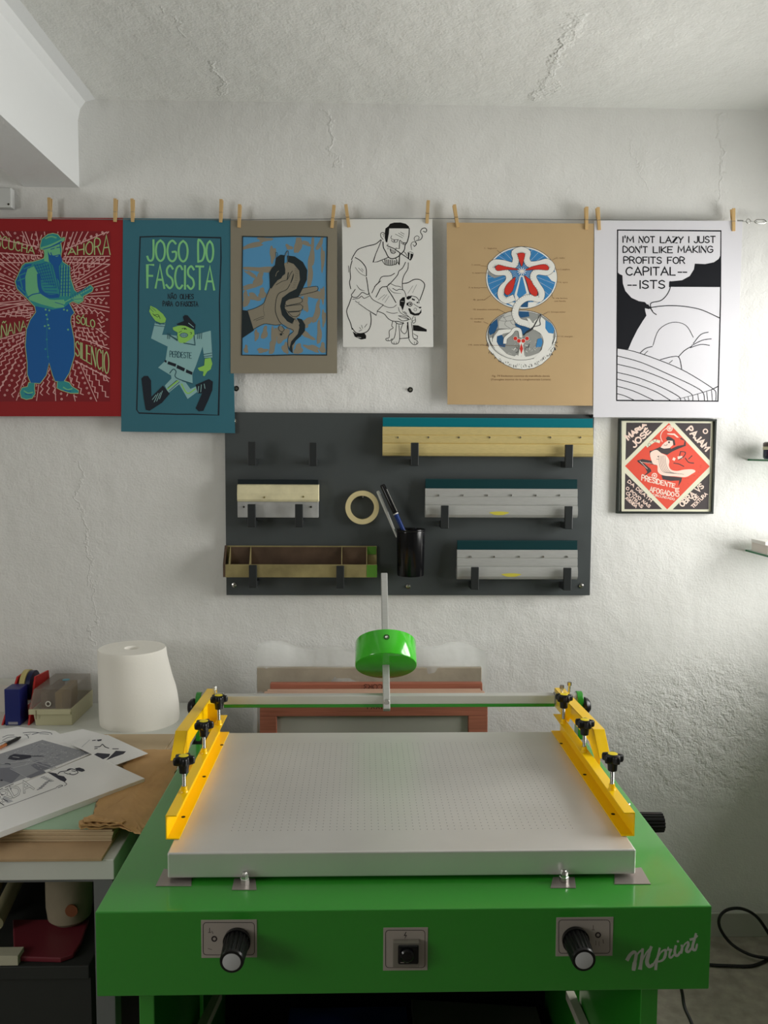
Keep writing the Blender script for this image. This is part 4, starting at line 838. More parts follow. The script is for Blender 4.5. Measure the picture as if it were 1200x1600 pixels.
# --- small framed print
CRM = mat('cream printed paper', (224, 222, 198), .5); KC = mat('charcoal print ink', (62, 54, 56), .55); RC = mat('tomato red ink', (222, 78, 58), .55); PC = mat('blush ink', (240, 214, 200), .55)
FY = -.018
q0, q1 = P(968, 654, y=FY), P(1115, 803, y=FY); fx0, fx1, fz0, fz1 = q0.x, q1.x, q1.z, q0.z
fp = empty('framed_print', ((fx0 + fx1) / 2, 0, fz0), 'small square black framed print with red diamond, under the speech balloon poster', 'framed print')
fb = MB(); e_ = .007
for (a_, b_, c_, d_) in ((fx0, fx1, fz0, fz0 + e_), (fx0, fx1, fz1 - e_, fz1), (fx0, fx0 + e_, fz0 + e_, fz1 - e_), (fx1 - e_, fx1, fz0 + e_, fz1 - e_)): fb.box(a_, b_, FY, -.001, c_, d_)
fb.build('frame', mat('black green frame', (40, 46, 42), .35), fp, bevel=.0008)
A7 = Art(965, 650, 7.742, ('y', FY + .007), .00013)
A7.sheet([(50, 38), (1155, 42), (1150, 1168), (48, 1168)], CRM, .002)
for q in ([(105, 80), (550, 80), (95, 535)], [(690, 85), (1130, 88), (1115, 540)], [(92, 690), (540, 1128), (82, 1128)], [(1115, 690), (1100, 1130), (665, 1130)]): A7.poly(q, KC, 1)
A7.poly([(620, 85), (1115, 610), (600, 1130), (90, 605)], RC, 1)
def t7(t, A, B, h, w_=15, up=None, h2=None): A7.text(t, A, B, h, w_, PC, 2, h2, up=up)
s2 = .7071
t7('MARIA', (130, 290), (345, 110), 70, 20, (-.64, -.76), 24); t7('JOSÉ', (205, 385), (400, 190), 75, 18, (-.7, -.7), 60)
t7('PAJAM', (835, 170), (1065, 425), 70, 20, (.75, -.66)); A7.ring(1062, 185, 26, 14, PC, 2)
t7('SAGRADO', (1050, 850), (800, 1095), 70, 17, (-.7, -.7)) if 0 else t7('OBRA VS', (785, 1100), (1045, 860), 62, 15, (-.68, -.73)); t7('DE', (935, 1020), (980, 975), 40, 11, (-.7, -.7)); t7('TEXTURA', (915, 1115), (1090, 950), 38, 9, (-.68, -.73))
for i, (t, A, B) in enumerate((('DA DEATH', (120, 800), (400, 1040)), ('O POVO NAS', (98, 880), (380, 1110)), ('OUTRAS', (100, 940), (290, 1115)), ('AVENIDA', (92, 1000), (220, 1110)))): t7(t, A, B, 34, 9, (.62, -.78))
A7.text('PRESIDENTE', (290, 775), (690, 870), 62, 12, PC, 3, 46, up=(.1, -1)); A7.text('AFOGADO', (385, 915), (680, 975), 60, 12, PC, 3, 50, up=(.1, -1)); A7.text('O', (700, 970), (742, 975), 40, 12, PC, 3); A7.text('E', (702, 915), (742, 915), 40, 12, PC, 3); A7.text('CIRCUNDADO', (430, 965), (690, 1020), 24, 6, PC, 3)
A7.dot(446, 722, 34, PC, 2); A7.ring(446, 722, 18, 8, RC, 3); A7.dot(630, 150, 38, PC, 2); A7.ring(630, 150, 22, 5, RC, 3); A7.line([(590, 150), (540, 190), (520, 250), (540, 310)], 9, PC, 2)
A7.poly([(410, 420), (500, 380), (570, 350), (640, 380), (650, 430), (600, 470), (470, 430), (390, 480), (388, 420)], KC, 2); A7.poly([(640, 400), (730, 360), (800, 350), (812, 300), (752, 275), (770, 262), (824, 300), (826, 360), (740, 395), (660, 430), (600, 470)], KC, 2)
A7.poly([(540, 350), (570, 320), (620, 290), (668, 300), (670, 350), (630, 388), (560, 395), (520, 380)], PC, 3); A7.dot(622, 318, 12, KC, 4); A7.poly([(585, 270), (610, 245), (650, 262), (690, 290), (700, 350), (680, 360), (665, 300), (600, 295)], KC, 4)
A7.line([(560, 350), (590, 356), (600, 340)], 5, KC, 4); A7.poly([(600, 210), (690, 212), (742, 260), (720, 262), (680, 232), (602, 222)], PC, 3)
A7.poly([(232, 540), (300, 520), (480, 555), (480, 600), (300, 555), (400, 640), (410, 670), (380, 690), (300, 740), (360, 680), (330, 620), (250, 560)], KC, 2)
A7.line([(270, 545), (360, 640)], 5, PC, 3); A7.line([(290, 560), (450, 575)], 4, PC, 3)
A7.poly([(530, 715), (640, 730), (780, 745), (770, 790), (735, 850), (745, 780), (640, 785), (545, 765)], KC, 2)
A7.poly([(400, 440), (470, 410), (530, 450), (590, 480), (625, 540), (620, 600), (650, 650), (720, 665), (800, 650), (900, 645), (942, 668), (900, 700), (820, 740), (700, 730), (560, 720), (490, 680), (480, 600), (430, 580), (398, 500)], PC, 3, True)
for i in range(5): A7.line([(500 + 18 * i, 480), (510 + 20 * i, 600), (560 + 22 * i, 680), (680 + 30 * i, 690 + 4 * i)], 3.5, KC, 4)
A7.dot(490, 490, 7, KC, 5); A7.line([(470, 520), (500, 525)], 4, KC, 5)
A7.line([(360, 360), (400, 330), (450, 300), (500, 310)], 34, CRM, 2); A7.ring(450, 290, 22, 4, KC, 4); A7.ring(385, 350, 18, 4, KC, 4)
for q in (((680, 520), (684, 522)), ((740, 505), (770, 500))): A7.line(list(q), 34, PC, 2)
for q in (((760, 430), (820, 440), (800, 490), (740, 530)), ((820, 510), (860, 560), (920, 570)), ((860, 520), (900, 480)), ((680, 570), (740, 580), (800, 610)), ((760, 440), (750, 480))): A7.line(list(q), 11, KC, 2)
for i in range(40):
    a_ = random.random(); b_ = random.random(); u = 620 + (a_ - b_) * 460; v = 130 + (a_ + b_) * 470
    if v < 900: A7.line([(u, v), (u + random.uniform(12, 26), v + random.uniform(-8, 8))], 3, mat('dark red line', (170, 50, 40), .6), 2, False) if abs(u - 600) > 160 else None
A7.build('print', parent=fp)

# ------------------------------------------------------------------ the green press
GREEN = mat('gloss green paint', (46, 146, 40), .34, coat=.6, spec=.5)
YEL = mat('gloss yellow paint', (255, 208, 4), .3, coat=.2)
BLKP = mat('black plastic knob', (17, 17, 18), .32)
CAPY = mat('yellow cap', (236, 214, 20), .35)
PLATE = mat('grey printed plate', (168, 160, 152), .45); PLI = mat('plate print', (48, 40, 44), .5)
STEELP = mat('brushed steel plate', (168, 160, 156), .38, .7)
SHADE = mat('inside black', (12, 12, 12), .8)
PX0, PX1, PYF, PYB, PZ0, PZ1 = -.4515, .6100, -1.357, -.55, .7345, .886
press = empty('printing_press', ((PX0 + PX1) / 2, -.95, 0), 'bright green vacuum screen printing table with steel bed and yellow clamps', 'printing press')
th_ = .0035
bd = MB()
bd.prism([(PYF, PZ0), (PYF, PZ1), (PYB, PZ1), (PYB, PZ0), (PYB - .018, PZ0), (PYB - .018, PZ1 - .02), (PYF + .018, PZ1 - .02), (PYF + .018, PZ0)], 'x', PX0, PX1)
bd.box(PX0, PX0 + .018, PYF + .018, PYB - .018, PZ0, PZ1 - .02).box(PX1 - .018, PX1, PYF + .018, PYB - .018, PZ0, PZ1 - .02)
bd.build('body', GREEN, press, bevel=.0025, segs=3)
# panel legs
def leg(x0, x1, y0, y1): return MB().box(x0, x1, y0, y1, 0.0, PZ0 + .002)
lq = P(241, 1560, y=-1.32).x; lq0 = P(217, 1560, y=-1.32).x; rq = P(1001, 1560, y=-1.32).x; rq1 = P(1028, 1560, y=-1.32).x
leg(lq0, lq, -1.32, -.92).build('leg', GREEN, press, bevel=.002); leg(rq, rq1, -1.32, -.92).build('leg', GREEN, press, bevel=.002)
leg(lq0, lq, -.88, -.58).build('leg', GREEN, press, bevel=.002); leg(rq, rq1, -.88, -.58).build('leg', GREEN, press, bevel=.002)
MB().box(lq, rq, -.90, -.875, .05, .11).build('cross_rail', GREEN, press, bevel=.002)
MB().box(lq, rq, -1.0, -.60, .106, .12).build('lower_shelf', mat('black shelf board', (28, 28, 28), .6), press)
for (xa, xb) in ((P(322, 1590, y=-1.12).x, P(341, 1590, y=-1.12).x), (P(892, 1580, y=-1.12).x, P(910, 1580, y=-1.12).x)):
    pass
for (t0_, t1_, b1_, b0_) in (((335, 1548), (347, 1548), (318, 1612), (302, 1612)), ((884, 1548), (897, 1548), (926, 1612), (911, 1612))):
    v = [P(px, py, z=.42) for px, py in (t0_, t1_, b1_, b0_)]
    MB().hexa([(q.x, q.y, .40) for q in v], [(q.x, q.y, .42) for q in v]).build('brace', mat('cream enamel', (196, 192, 176), .5), press, bevel=.001)
MB().box(lq0 + .002, rq1 - .002, -.578, -.572, .04, PZ0 + .002).build('shade_backing', mat('black painted shade', (20, 20, 20), .7), press)  # added black sheet, stands in for the deep shade behind and beneath the press
# vacuum bed
TX0, TX1, TY0, TY1, TZ0, TZ1 = -.3520, .5085, -1.259, -.617, .8925, .940
tm = bpy.data.materials.new('perforated brushed steel'); tm.use_nodes = True; nt = tm.node_tree; b = nt.nodes['Principled BSDF']
b.inputs['Metallic'].default_value = .55; b.inputs['Roughness'].default_value = .38
geo = nt.nodes.new('ShaderNodeTexCoord'); sp = nt.nodes.new('ShaderNodeSeparateXYZ'); nt.links.new(geo.outputs['Object'], sp.inputs[0])
def MM(op, a_, b_=None):
    n = nt.nodes.new('ShaderNodeMath'); n.operation = op
    for i, q in enumerate((a_, b_)):
        if q is None: continue
        if isinstance(q, (int, float)): n.inputs[i].default_value = q
        else: nt.links.new(q, n.inputs[i])
    return n.outputs[0]
pitch = .0135
fx = MM('SUBTRACT', MM('FRACT', MM('DIVIDE', MM('ADD', sp.outputs[0], 10), pitch)), .5); fy = MM('SUBTRACT', MM('FRACT', MM('DIVIDE', MM('ADD', sp.outputs[1], 10), pitch)), .5)
dd = MM('SQRT', MM('ADD', MM('MULTIPLY', fx, fx), MM('MULTIPLY', fy, fy)))
hole = MM('LESS_THAN', dd, .07)
inn = MM('MULTIPLY', MM('LESS_THAN', MM('ABSOLUTE', sp.outputs[0]), .335), MM('LESS_THAN', MM('ABSOLUTE', MM('ADD', sp.outputs[1], .0)), .245))
hole = MM('MULTIPLY', MM('MULTIPLY', hole, inn), MM('GREATER_THAN', sp.outputs[2], .04))
nz = nt.nodes.new('ShaderNodeTexNoise'); nz.inputs['Scale'].default_value = 3.2; nz.inputs['Detail'].default_value = 5; nt.links.new(geo.outputs['Object'], nz.inputs['Vector'])
rr = nt.nodes.new('ShaderNodeMapRange'); rr.inputs[1].default_value = .3; rr.inputs[2].default_value = .7; rr.inputs[3].default_value = .74; rr.inputs[4].default_value = .86
nt.links.new(nz.outputs['Fac'], rr.inputs[0]); cb = nt.nodes.new('ShaderNodeCombineColor')
for i in range(3): nt.links.new(MM('MULTIPLY', rr.outputs[0], (1.0, .985, .955)[i]), cb.inputs[i])
mxn = nt.nodes.new('ShaderNodeMix'); mxn.data_type = 'RGBA'; nt.links.new(hole, mxn.inputs[0]); nt.links.new(cb.outputs[0], mxn.inputs[6]); mxn.inputs[7].default_value = (.03, .03, .03, 1)
nt.links.new(mxn.outputs[2], b.inputs['Base Color'])
bed = MB().box(TX0, TX1, TY0, TY1, TZ0, TZ1).build('vacuum_bed', tm, press, bevel=.003, segs=3)
# feet and guide plates under the bed
def plate(pts, name='corner_plate'):
    v = [P(px, py, z=PZ1 + .0015) for px, py in pts]
    MB().hexa([(q.x, q.y, PZ1) for q in v], [(q.x, q.y, PZ1 + .0015) for q in v]).build(name, STEELP, press, bevel=.0006)
plate([(243, 1384), (299, 1384), (300, 1362), (256, 1357)]); plate([(960, 1381), (1017, 1381), (1002, 1355), (960, 1358)])
for (a_, b_) in (((362, 1390), (403, 1372)), ((860, 1387), (902, 1370))):
    plate([(a_[0], a_[1]), (b_[0] - 2, a_[1]), (b_[0] - 4, b_[1]), (a_[0] + 4, b_[1])], 'guide_plate')
    q = P((a_[0] + b_[0]) / 2, a_[1] - 10, z=PZ1 + .0015)
    MB().lathe([(.0085, 0), (.0085, .009), (.0075, .010), (.0072, .017), (.004, .0215), (.0001, .0225)], q, (0, 0, 1), 6).build('cap_nut', STEEL, press, True)
# clamps: C-profile rails along the bed, lifting arms outside them, three star knobs each
def knob5(c, s=1.0, axis='z'):
    pts = []; n = 60
    for i in range(n):
        t = 2 * PI * i / n; r = .0185 + .0042 * math.cos(5 * t); pts.append((r * math.cos(t), r * math.sin(t)))
    m = MB(); H = [(0.62, -.004), (.96, -.001), (1.0, .003), (1.0, .009), (.93, .0125), (.6, .0145), (.0001, .0145)]
    v = []; f = []
    for k, h in H:
        for (x, y) in pts: v.append((c[0] + x * k, c[1] + y * k, c[2] + h))
    for j in range(len(H) - 1):
        for i in range(n): f.append((j * n + i, j * n + (i + 1) % n, (j + 1) * n + (i + 1) % n, (j + 1) * n + i))
    m.add(v, f)
    m.lathe([(.0001, -.020), (.0092, -.020), (.0100, -.010), (.0125, 0)], c, (0, 0, 1), 24)
    return m
def clamp(side):
    X = (lambda a_: a_) if side < 0 else (lambda a_: .1560 - a_)      # mirror about the bed's centre line
    xo = -.3665; zt = .987; y0, y1 = -1.207, -.617
    top = empty('clamp_tmp', (0, 0, 0))
    prof = [(X(xo), .9405), (X(xo), zt), (X(xo + .021), zt), (X(xo + .021), zt - .0022), (X(xo + .0022), zt - .0022), (X(xo + .0022), .9427), (X(xo + .0255), .9427), (X(xo + .0255), .9405)]
    bpy.data.objects.remove(top)
    rail = MB().prism(prof, 'y', y0, y1).build('clamp_rail', YEL, press, bevel=.0006)
    for (px, py) in (((274 if 0 else 286.5), 1276.5), (319, 1213.5), (346.5, 1164)):
        q = P(px, py, z=.9428); cx_ = X(q.x) if side > 0 else q.x
        MB().cyl((cx_, q.y, .9424), (cx_, q.y, .9433), .0040, n=20).build('bolt_hole', SHADE, rail)
    # lifting arm
    xa, xb = (-.4215, -.3945) if side < 0 else (-.405, -.3785)
    pf = [(-.925, .985), (-.872, 1.034), (-.50, 1.018), (-.485, 1.018), (-.485, 1.0155), (-.50, 1.0155), (-.8715, 1.0315), (-.9225, .984)]
    ya_ = MB().prism(pf, 'x', X(xa), X(xb))
    ya_.prism([(-.925, .985), (-.872, 1.034), (-.485, 1.018), (-.485, .968), (-.52, .968), (-.64, .972), (-.66, .990), (-.84, .994), (-.905, .962), (-.925, .962)], 'x', X(xb - .0024), X(xb))
    ya_.build('lifting_arm', YEL, press, bevel=.0006)
    MB().box(min(X(xb), X(xo + .0005)), max(X(xb), X(xo + .0005)), -.930, -.895, .962, .9645).build('arm_tab', YEL, press, bevel=.0004)
    MB().box(min(X(xb - .001), X(xo + .001)), max(X(xb - .001), X(xo + .001)), -.6225, -.6195, .944, 1.018).build('arm_plate', YEL, press, bevel=.0004)
    for yy in (-1.098, -.886, -.690):
        cx_ = X(-.3545)
        MB().lathe([(.0085, 0), (.0072, .003), (.0062, .0035), (.006, .012), (.0001, .012)], (cx_, yy, zt - .0002), (0, 0, 1), 20).build('boss', YEL, rail, True)
        sc_ = MB(); prf = []
        for i in range(30): prf += [(.0040, .010 + i * .0011), (.0034, .0105 + i * .0011)]
        sc_.lathe([(.0001, -.006)] + [(.004, -.006)] + prf + [(.0040, .046)], (cx_, yy, zt), (0, 0, 1), 14)
        sc_.lathe([(.0075, .0395), (.0075, .0435)], (cx_, yy, zt), (0, 0, 1), 6)
        sc_.build('screw', STEEL, press, True)
        kn = knob5((cx_, yy, zt + .060)).build('star_knob', BLKP, press, True, autosmooth=50)
        MB().lathe([(.0001, .0008), (.0095, .0004), (.0098, 0)], (cx_, yy, zt + .0745), (0, 0, 1), 24).build('knob_cap', CAPY, kn, True)
    # pivot at the back end of the arm
    yb_, zb_ = -.500, .993
    xp = X(-.40)
    e1_, e2_ = (-.433, -.447) if side < 0 else (-.435, -.451)
    MB().cyl((X(-.375), yb_, zb_), (X(e1_), yb_, zb_), .0175, n=28).build('pivot_sleeve', ALU, press, True)
    g = MB(); g.cyl((X(e1_), yb_, zb_ - .002), (X(e2_), yb_, zb_ - .002), .0215, n=28); g.box(min(X(e2_), X(e1_ - .003)), max(X(e2_), X(e1_ - .003)), yb_ - .02, yb_ + .02, PZ1 - .003, zb_ - .004)
    g.build('pivot_bracket', GREEN, press, True, bevel=.001)
    k = MB(); c_ = Vector((X(-.455), yb_, zb_ - .018)); k.lathe([(.0001, .022), (.014, .022), (.021, .016), (.0235, .008), (.021, .001), (.012, 0), (.0001, 0)], (X(e2_), yb_ - .004, zb_ - .020), (1 if X(1) < X(0) else -1, 0, 0), 20)
    k.build('side_knob', BLKP, press, True)
    for (yy, xx) in ((-.535, -.392 if side < 0 else -.387),) + (((-.505, -.415),) if side > 0 else ()):
        MB().cyl((X(xx), yy, 1.008), (X(xx), yy, 1.030), .0034, n=12).cyl((X(xx), yy, 1.030), (X(xx), yy, 1.0395), .0058, n=6).build('hinge_bolt', STEEL, press, True)
clamp(-1); clamp(1)
# cross bar, counterweight and its rod
MB().box(-.372, .530, -.513, -.487, .9815, 1.005).build('cross_bar', mat('pale anodised bar', (206, 206, 200), .4, .2), press, bevel=.0015)
MB().box(-.372, .530, -.5135, -.4865, .973, .9815).build('cross_bar_strip', GREEN, press, bevel=.001)
ang = math.radians(51); rd = Vector((0, math.cos(ang), math.sin(ang))); bx = P(604, 1094, y=-.52).x; base = Vector((bx, -.5175, .990))
def rodpt(t, off=Vector((0, 0, 0))): return base + rd * t + off
nrm = Vector((0, -math.sin(ang), math.cos(ang))); hw = .0105
def obox(t0, t1, w_, h_, tlt=(0, 0)):
    X_ = Vector((1, 0, 0)); c0, c1 = rodpt(t0), rodpt(t1) + X_ * tlt[0]
    return MB().hexa([c0 - X_ * w_ - nrm * h_, c0 + X_ * w_ - nrm * h_, c0 + X_ * w_ + nrm * h_, c0 - X_ * w_ + nrm * h_], [c1 - X_ * w_ - nrm * h_, c1 + X_ * w_ - nrm * h_, c1 + X_ * w_ + nrm * h_, c1 - X_ * w_ + nrm * h_])
Lr = .400
obox(-.024, Lr, .0095, .0095, (-.0015, 0)).build('counterweight_rod', ALU, press, bevel=.002)
MB().cyl(rodpt(.004, Vector((0, -.010, 0))), rodpt(.004, Vector((0, -.0175, 0))), .0075, n=20).build('rod_bolt', STEEL, press, True, bevel=.0005)
c0 = rodpt(.104); c1 = rodpt(.176); R_ = .0862
cw = MB().lathe([(.0105, 0), (R_ - .003, 0), (R_ - .001, .0008), (R_, .003), (R_, .069), (R_ - .001, .0712), (R_ - .003, .072), (.0105, .072)], c0, rd, 96).build('counterweight', mat('gloss green enamel', (66, 190, 42), .14, coat=.6), press, True, autosmooth=40)
q = c0 + rd * .040 - nrm * 0 + Vector((0, 0, 0)); fdir = (nrm * 1.0); fdir = (-nrm if nrm.y > 0 else nrm)
hc = c0 + rd * .047 + fdir * (R_ - .0015)
MB().lathe([(.0078, .0022), (.0078, .0024), (.0062, .0024), (.0062, .0008), (.0001, .0008)], hc, fdir, 20).build('set_screw', mat('dark socket', (28, 30, 28), .4, .5), cw, True)
MB().lathe([(.0046, .0026), (.003, .0030), (.0001, .0012)], hc, fdir, 12).build('hex_socket', STEEL, cw, True)
# front panel controls
FYP = PYF - .0012
def fplate(a_, b_, name):
    q0, q1 = P(*a_, y=FYP), P(*b_, y=FYP); o = MB().box(q0.x, q1.x, FYP, PYF + .0003, q1.z, q0.z).build(name, PLATE, press, bevel=.0004)
    A = Art(0, 0, 1, ('y', FYP), .00015); r_ = 5; x0, y0, x1, y1 = a_[0] + 3.5, a_[1] + 3.5, b_[0] - 4, b_[1] - 4
    pts = []
    for (cx_, cy_, t0_) in ((x1 - r_, y0 + r_, -90), (x1 - r_, y1 - r_, 0), (x0 + r_, y1 - r_, 90), (x0 + r_, y0 + r_, 180)):
        for k in range(5): t = math.radians(t0_ + 22.5 * k); pts.append((cx_ + r_ * math.cos(t), cy_ + r_ * math.sin(t)))
    A.line(pts, .9, PLI, 1, False, True); return o, A
def bigknob(c, name, tip, parent=press, r=.0215):
    c = Vector(c); tip = Vector(tip); d = (tip - c)
    k = MB().cyl(c, c + d * .14, r * 1.06, r * 1.1, 48).cyl(c + d * .14, c + d * .93, r * 1.02, r * .93, 72, True, 18, .09).cyl(c + d * .93, tip, r * .95, r * .90, 48).build(name, BLKP, parent, True, autosmooth=25)
    MB().lathe([(r * .70, 0), (r * .70, .0006), (r * .66, .001), (.0001, .001)], tip, d, 32).build('dial_cap', mat('pale grey cap', (186, 188, 190), .4), k, True)
pl, Al = fplate((314, 1438), (401.5, 1496), 'control_plate'); Al.ring(334.8, 1467, 3.6, 2.2, PLI, 1); Al.line([(327.5, 1450), (327.5, 1457)], .8, PLI, 1); Al.line([(325.5, 1457), (329.5, 1457)], .8, PLI, 1); Al.line([(331, 1455), (333, 1459)], .6, PLI, 1); Al.line([(325, 1482), (331, 1484)], .6, PLI, 1); Al.build('print', parent=pl)
q = P(371, 1468, y=PYF); bigknob((q.x, PYF - .001, q.z), 'dial', (q.x - .001, PYF - .058, q.z - .003))
pl, Al = fplate((869.5, 1434), (957, 1493.5), 'control_plate'); Al.ring(934.5, 1461, 3.6, 2.2, PLI, 1); Al.line([(927, 1446), (927, 1452)], .8, PLI, 1); Al.line([(925, 1453), (929, 1453)], .8, PLI, 1); Al.line([(942, 1468), (943, 1474)], .8, PLI, 1); Al.line([(931, 1470), (931, 1477)], .6, PLI, 1); Al.line([(936, 1471), (936, 1478)], .6, PLI, 1); Al.build('print', parent=pl)
q = P(898, 1466, y=PYF); bigknob((q.x, PYF - .001, q.z), 'dial', (q.x + .001, PYF - .058, q.z - .003))
pl, Al = fplate((599, 1450), (668, 1516), 'switch_plate')
Al.poly([(634, 1456), (630.8, 1462.5), (633.8, 1462), (632, 1468), (636, 1460.8), (633, 1461.2), (635, 1456)], PLI, 1); Al.build('print', parent=pl)
q0, q1 = P(614, 1473, y=PYF - .012), P(655, 1512, y=PYF - .012)
sw = MB().box(q0.x, q1.x, PYF - .012, PYF - .001, q1.z, q0.z).build('switch_box', mat('switch grey', (122, 118, 108), .45), press, bevel=.001)
q2, q3 = P(622, 1478, y=PYF - .016), P(655, 1507, y=PYF - .016)
MB().box(q2.x, q3.x - .001, PYF - .017, PYF - .0115, q3.z, q2.z).build('switch_cover', BLK, sw, bevel=.003)
qc = P(636, 1492, y=PYF - .018); MB().lathe([(.0115, 0), (.0115, .005), (.009, .0075), (.0001, .008)], (qc.x, PYF - .0165, qc.z), (0, -1, 0), 28).build('push_button', BLK, sw, True)
Ab = Art(0, 0, 1, ('y', PYF - .0172), .0002); Ab.line([(626, 1504), (631, 1504)], .9, PLATE, 1); Ab.line([(635.5, 1501), (635.5, 1504)], .8, PLATE, 1); Ab.line([(637.5, 1501), (637.5, 1504)], .8, PLATE, 1); Ab.build('print', parent=sw)
# brush lettering on the front panel
LW = mat('white vinyl lettering', (186, 190, 180), .45)
AL = Art(970, 1440, 8.571, ('y', PYF), .0002)
def br(p, w_): AL.line(p, [q * 1.3 for q in w_], LW, 1)
br([(90, 505), (130, 440), (185, 405), (205, 450), (185, 560), (172, 640)], [38, 34, 26, 34, 44, 34]); br([(180, 520), (235, 420), (290, 375)], [14, 18, 24]); br([(292, 372), (285, 460), (260, 620)], [26, 34, 44]); br([(290, 520), (340, 420), (405, 345)], [14, 16, 28])
br([(405, 345), (370, 450), (350, 530), (362, 580), (395, 600), (440, 560), (490, 470), (520, 380)], [30, 40, 40, 38, 32, 16, 12, 12])
br([(520, 360), (495, 470), (475, 560), (468, 635)], [22, 26, 30, 28]); br([(500, 480), (545, 405), (592, 380), (600, 430), (575, 500), (530, 530), (490, 535)], [12, 18, 26, 30, 24, 20, 14])
br([(598, 425), (622, 380), (634, 352), (640, 378), (672, 376), (656, 420), (652, 470), (678, 480), (712, 440)], [10, 14, 18, 20, 26, 22, 24, 20, 8]); br([(735, 330), (722, 400), (735, 450), (765, 450), (800, 400)], [26, 28, 28, 26, 12]); AL.dot(765, 265, 16, LW, 1)
br([(815, 320), (820, 360), (808, 415)], [22, 28, 26]); br([(812, 390), (850, 310), (895, 275), (905, 310), (880, 370), (885, 400), (915, 400), (950, 350)], [12, 16, 26, 30, 30, 28, 22, 10])
br([(1005, 165), (985, 240), (960, 340), (975, 378), (1005, 370), (1022, 300)], [22, 28, 30, 28, 22, 12]); br([(935, 240), (985, 225), (1022, 190)], [26, 22, 16])
tag(AL.build('lettering', parent=press), 'white brush script lettering')
# clip and ribbed knob on the right hand side
q = P(967, 1260, z=PZ1 + .004)
MB().tube([(q.x - .02, q.y + .004, PZ1 + .002), (q.x + .012, q.y + .006, PZ1 + .003), (q.x + .022, q.y - .002, PZ1 + .010), (q.x + .012, q.y - .012, PZ1 + .006), (q.x - .02, q.y - .012, PZ1 + .002)], .0028, 8).build('side_clip', STEEL, press, True)
MB().tube([(.486 + .03, -.905, PZ1 + .002), (.535, -.905, PZ1 + .004), (.540, -.915, PZ1 + .006), (.516, -.918, PZ1 + .002)], .0025, 8).build('side_clip', STEEL, press, True)
sy = -.94; sz = P(1005, 1285, y=-.94).z
MB().cyl((PX1 - .001, sy, sz), (PX1 + .008, sy, sz), .022, n=32).cyl((PX1 + .008, sy, sz), (PX1 + .066, sy, sz), .0225, .0215, 72, True, 16, .09).build('side_dial', BLKP, press, True, autosmooth=25)

# things on the press's lower shelf
def tagb(mb, name, m, label, cat, group=None, bevel=0, smooth=False, kind=None, **k): return tag(mb.build(name, m, None, smooth, bevel, **k), label, cat, group, kind)
SZ = .1203
def shelf_at(px, py, z): return P(px, py, z=z)
q0, q1 = P(455, 1563, y=-.62), P(635, 1572, y=-.66)
tagb(MB().box(q0.x, q1.x, -.99, -.66, SZ, q1.z), 'paper_box', mat('navy blue card', (22, 48, 104), .6), 'dark blue box on the shelf under the green press', 'box', bevel=.002)
q2, q3 = P(642, 1560, y=-.64), P(838, 1566, y=-.64)
tagb(MB().hexa([(q2.x, -.99, SZ), (q3.x - .01, -.99, SZ), (q3.x - .01, -.64, SZ), (q2.x, -.64, SZ)], [(q2.x, -.99, q2.z - .012), (q3.x, -.99, q3.z - .02), (q3.x, -.64, q3.z - .012), (q2.x, -.64, q2.z - .002)]), 'cardboard_box', mat('grey card', (92, 88, 80), .7), 'grey card box beside the dark blue box under the press', 'box', bevel=.002)

# ------------------------------------------------------------------ screens leaning at the wall behind the press
PINE = mat('red stained frame wood', (166, 102, 80), .6, noise=.2, nscale=20, stretch=(.3, 8, 8)); PINEL = mat('pale frame wood', (196, 160, 138), .6, noise=.12, nscale=20, stretch=(.3, 8, 8)); MESH = mat('grey screen mesh', (172, 170, 160), .5)
def frame(x0, x1, ytop, ztop, dy, wood, label, wbar=.058, first=False):
    th = empty('silkscreen_frame', ((x0 + x1) / 2, ytop - dy / 2, .0), label, 'silkscreen frame', 'silkscreen frames leaning behind the press')
    def S(x, t, d):  # t from 0 floor to 1 top, d depth behind the face
        return (x, ytop - dy * (1 - t) + d, ztop * t)
    def bar(xa, xb, ta, tb, nm):
        MB().hexa([S(xa, ta, 0), S(xb, ta, 0), S(xb, ta, .022), S(xa, ta, .022)], [S(xa, tb, 0), S(xb, tb, 0), S(xb, tb, .022), S(xa, tb, .022)]).build(nm, wood, th, bevel=.0015)
    u = wbar / ztop
    bar(x0, x1, 1 - u, 1, 'top_rail'); bar(x0, x1, 0, u, 'bottom_rail'); bar(x0, x0 + .05, u, 1 - u, 'stile'); bar(x1 - .058, x1, u, 1 - u, 'stile')
    MB().hexa([S(x0 + .05, u, .012), S(x1 - .058, u, .012), S(x1 - .058, u, .013), S(x0 + .05, u, .013)], [S(x0 + .05, 1 - u, .012), S(x1 - .058, 1 - u, .012), S(x1 - .058, 1 - u, .013), S(x0 + .05, 1 - u, .013)]).build('mesh', MESH, th)
    return th, S
ztop = P(600, 1086.5, y=-.30).z
th, S = frame(P(406, 1090, y=-.3).x, P(762, 1090, y=-.3).x, -.300, ztop, .07, PINE, 'frontmost red wood silkscreen frame with a marking upside down', .062)
Aw = Art(0, 0, 1, ('y', -.3028), .0002); PENC = mat('pencil marking', (70, 36, 28), .7)
Aw.text('100T', (598.5, 1104.5), (571, 1104.5), 9.5, 1.1, PENC, 1, up=(0, 1)); Aw.build('marking', parent=th)
for i, (xa, xb, yy, py, wood, lb) in enumerate(((412, 758, -.262, 1082.8, PINEL, 'pale wood silkscreen frame second from the front'), (417, 752, -.228, 1079.2, PINEL, 'pale wood silkscreen frame third from the front'), (422, 754, -.194, 1068, PINE, 'rearmost red wood silkscreen frame with a marking'))):
    th, S = frame(P(xa, py, y=yy).x, P(xb, py, y=yy).x, yy, P(600, py, y=yy).z, .07, wood, lb)
